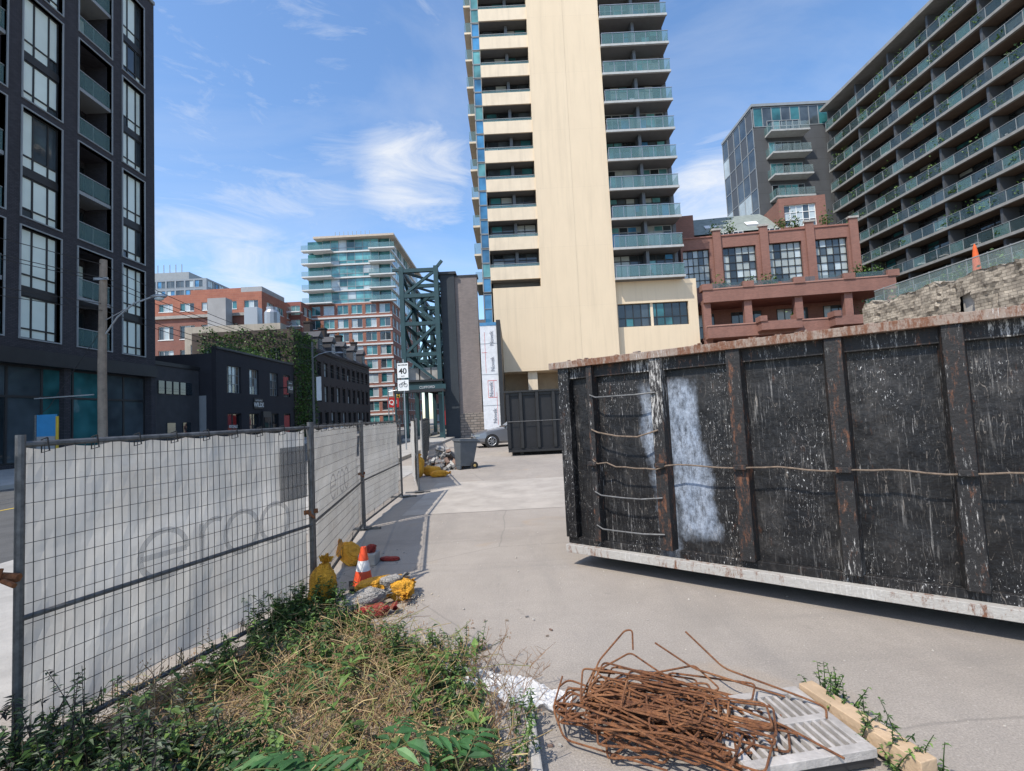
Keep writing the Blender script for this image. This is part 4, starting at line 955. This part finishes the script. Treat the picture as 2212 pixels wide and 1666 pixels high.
for i in range(nn):
    for j in range(nn): a=i*(nn+1)+j; fs.append((a,a+nn+1,a+nn+2,a+1))
b.mesh(vs,fs,soil); b.make('soil_bed',smooth=True)
sm1=leafm('sumac_leaf',(.055,.15,.045),.4,7); sm2=leafm('sumac_leaf_light',(.12,.23,.08),.4,7); sm3=leafm('sumac_leaf_yellowing',(.20,.22,.06),.4,7); stemm=leafm('sumac_stem',(.16,.16,.06),.2)
def sumac(base,h,n,a0=0,big=1):
    b=B(); base=Vector(base); b.tube([base,base+Vector((U(-.03,.03),U(-.03,.03),h))],[.009,.006],stemm,6)
    top=base+Vector((0,0,h))
    for k in range(n):
        a=a0+k*2.4+U(-.3,.3); Lr=U(.28,.46)*big; el=U(.1,.6); P=[]; cvv=U(-.5,.5)
        m_=random.choice([10,12,13])
        for t in range(m_+1):
            s=t/m_; P.append(top+Vector((math.cos(a+cvv*s)*Lr*s,math.sin(a+cvv*s)*Lr*s,Lr*(el*s-.6*s*s)-(k%3)*.03)))
        b.tube(P,[.0035*(1-.7*t/m_) for t in range(m_+1)],stemm,4,False)
        for t in range(2,m_+1):
            tg=(P[t]-P[t-1]).normalized(); sd=tg.cross(Vector((0,0,1))).normalized(); up=sd.cross(tg)
            for s in((-1,1) if t<m_ else (0,)):
                if random.random()<.06: continue
                mm=random.choice([sm1,sm1,sm1,sm2,sm2,sm3]) if random.random()<.5 else sm1
                ll=.115*Lr/.4*math.sin(math.pi*(.25+.65*t/m_))*U(.8,1.15)
                d=(sd*s+tg*((.45+U(-.2,.25)) if s else 1)+up*U(-.35,.12)).normalized(); e=d.cross(up).normalized(); w_=ll*U(.14,.19); dr=Vector((0,0,-1)); dd_=U(.1,.35)
                p0=P[t]; q1=p0+d*ll*.3+dr*ll*.02; q2=p0+d*ll*.65+dr*ll*dd_*.4; q3=p0+d*ll+dr*ll*dd_
                b.mesh([p0,q1+e*w_+up*w_*.35,q1,q1-e*w_+up*w_*.35,q2+e*w_*.85+up*w_*.3,q2,q2-e*w_*.85+up*w_*.3,q3],[(0,1,2),(0,2,3),(1,4,5,2),(2,5,6,3),(4,7,5),(5,7,6)],mm)
    return b.make('sumac_plant')
sumac((-.62,1.98,0),.28,8,.5); sumac((-.28,1.93,0),.28,6,1); sumac((-.88,1.86,0),.25,6,2); sumac((-1.3,2.05,0),.2,6); sumac((-1.7,2.1,0),.16,5); sumac((-1.4,3.0,0),.16,6,0,.8)
pf,nt_,pb_=nm('plastic_film'); pb_.inputs['Base Color'].default_value=(.72,.72,.72,1); pb_.inputs['Roughness'].default_value=.28; pb_.inputs['Alpha'].default_value=.62
b=B(); vs=[];fs=[];nx_=110;ny_=60
def rid(u,v,k): return 1-abs(2*noise.noise(Vector((u,v,k))))
for i in range(nx_+1):
    for j in range(ny_+1):
        u=i/nx_;v=j/ny_; x=-.55+.8*u; y=3.16-.42*u+.24*(v-.5)*(1+.7*noise.noise(Vector((u*4,0,7))))+.03*noise.noise(Vector((u*9,v*3,2)))
        z=.012+.045*max(0,rid(u*5,v*2.5,1)-.35)+.03*max(0,rid(u*11+v*3,v*5,4)-.4)+.01*rid(u*26,v*18,4)
        vs.append((x,y,z))
for i in range(nx_):
    for j in range(ny_): a=i*(ny_+1)+j; fs.append((a,a+ny_+1,a+ny_+2,a+1))
b.mesh(vs,fs,pf); b.make('plastic_sheet',smooth=True)

# ------------------------------------------------------------------ rebar, grate, wood
rbm,nt_,pb_=nm('rusty_rebar'); o_=ocoord(nt_)
c_=mix(nt_,ramp(nt_,noisef(nt_,o_,30,8,.75),.35,.7),(.07,.026,.013,1),(.32,.13,.05,1)); c_=mix(nt_,ramp(nt_,noisef(nt_,o_,4,4),.5,.7,(0,0,0,1),(.5,.5,.5,1)),c_,(.44,.21,.09,1))
nt_.links.new(c_,pb_.inputs['Base Color']); pb_.inputs['Roughness'].default_value=.9; bumpto(nt_,pb_,noisef(nt_,o_,160,3),.9,.01)
def rnd(pts,r=.03,n=4):
    out=[];P=[Vector(p) for p in pts]
    for i,p in enumerate(P):
        if i in(0,len(P)-1): out.append(p); continue
        a=(P[i-1]-p); c=(P[i+1]-p); rr=min(r,a.length*.45,c.length*.45); a=p+a.normalized()*rr; c=p+c.normalized()*rr
        for t in range(n+1):
            s=t/n; out.append(a*(1-s)**2+p*2*s*(1-s)+c*s*s)
    return out
b=B()
RR=.0052
def pz(x,y): 
    d=math.hypot((x-.72)/.62,(y-2.55)/.42); return max(0,.17*(1-d))
def stir(cx,cy,w_,h_,rz,tx,ty,lift):
    M=Tr((cx,cy,lift))@Matrix.Rotation(rz,4,'Z')@Matrix.Rotation(tx,4,'X')@Matrix.Rotation(ty,4,'Y')
    pts=[(-w_/2+.09,-h_/2+.07,.012),(-w_/2,-h_/2,0.006),(w_/2,-h_/2,0),(w_/2,h_/2,0),(-w_/2,h_/2,0),(-w_/2,-h_/2,.0),(-w_/2+.07,-h_/2+.09,-.012)]
    b.tube([M@p for p in rnd(pts,.035)],RR,rbm,6)
for i in range(52):
    x=.66+random.gauss(0,.15); y=2.53+random.gauss(0,.11); l=U(0,1)*pz(x,y)+.02
    stir(x,y,U(.42,.68),U(.16,.30),rad(-30)+random.gauss(0,.28),U(-.13,.13),U(-.13,.13),l+.03)
for i in range(20):
    x=.66+random.gauss(0,.13); y=2.40+random.gauss(0,.1); a=rad(-33)+random.gauss(0,.2); Lr=U(.5,.9); z=U(.03,.16)
    d=Vector((math.cos(a),math.sin(a),U(-.06,.06)))*Lr/2; c=Vector((x,y,z)); s=Vector((-math.sin(a),math.cos(a),0))*U(-.12,.12)
    b.tube(rnd([c-d+s,c-d,c+d*.2+Vector((0,0,.03)),c+d,c+d+s*.8],.04),RR,rbm,6)
for i in range(9):
    x,y=U(.5,.85),U(2.3,2.55); z=U(.10,.2); r_=U(.05,.09)
    b.tube([(x+r_*math.cos(t*.33),y+r_*math.sin(t*.33),z+.015*math.sin(t)) for t in range(16)],RR,rbm,6)
b.tube(rnd([(.30,2.72,.05),(.42,2.82,.22),(.60,2.93,.33),(.64,2.91,.34),(.63,2.88,.24)],.03),RR,rbm,6)
b.tube(rnd([(.95,2.9,.32),(1.1,2.75,.18),(1.42,2.55,.12),(1.50,2.5,.1),(1.45,2.42,.1)],.04),RR,rbm,6)
b.tube(rnd([(.78,2.95,.24),(.95,2.8,.16),(1.35,2.6,.1)],.04),RR,rbm,6); b.tube(rnd([(.2,2.75,.18),(.13,2.6,.1),(.17,2.45,.04),(.6,2.2,.05)],.04),RR,rbm,6)
b.tube(rnd([(.9,2.6,.14),(1.2,2.35,.12),(1.35,2.15,.1)],.04),RR,rbm,6)
b.make('rebar_pile')
gm=mat('cast_grate',(.40,.37,.34),.7,.3,8,bump=.3,bs=60)
b=B()
W_,D_=.62,.5
b.box(0,W_,0,.05,0,.04,gm); b.box(0,W_,D_-.05,D_,0,.04,gm); b.box(0,.05,.05,D_-.05,0,.04,gm); b.box(W_-.05,W_,.05,D_-.05,0,.04,gm); b.box(.05,W_-.05,D_/2-.02,D_/2+.02,0,.04,gm)
for i in range(11):
    x=.085+i*.045
    for y0,y1 in((.05,D_/2-.02),(D_/2+.02,D_-.05)): b.box(x,x+.018,y0,y1,.002,.038,gm)
b.box(.01,W_-.01,.01,D_-.01,-.04,-.002,black)
b.make('storm_drain_grate',Tr((.92,2.12,.055))@Rz(8),bevel=.003)
b=B(); pl=mat('lumber',(.46,.33,.21),.85,.2,4,bump=.4,bs=30)
b.box(0,.62,0,.09,0,.09,pl); b.make('wooden_beam',Tr((1.47,2.68,.03))@Rz(-76),bevel=.004)
b=B(); b.box(0,.05,0,.75,0,.07,conc); b.make('concrete_kerb',Tr((.02,1.9,0))@Rz(3),bevel=.01)
b=B()
for i in range(70):
    x,y=(U(-2,-1.2),U(4.1,6.2)) if i<24 else (U(-1.2,.3),U(2.4,4.0)); b.T=Tr((x,y,.008))@Rz(U(0,360)); s=U(.005,.015); b.box(-s,s,-s*.4,s*.4,-.004,.005,random.choice([wood,rb2,gr2,conc,conc])); b.T=Matrix.Identity(4)
b.make('debris')
print('done',len(bpy.data.objects))
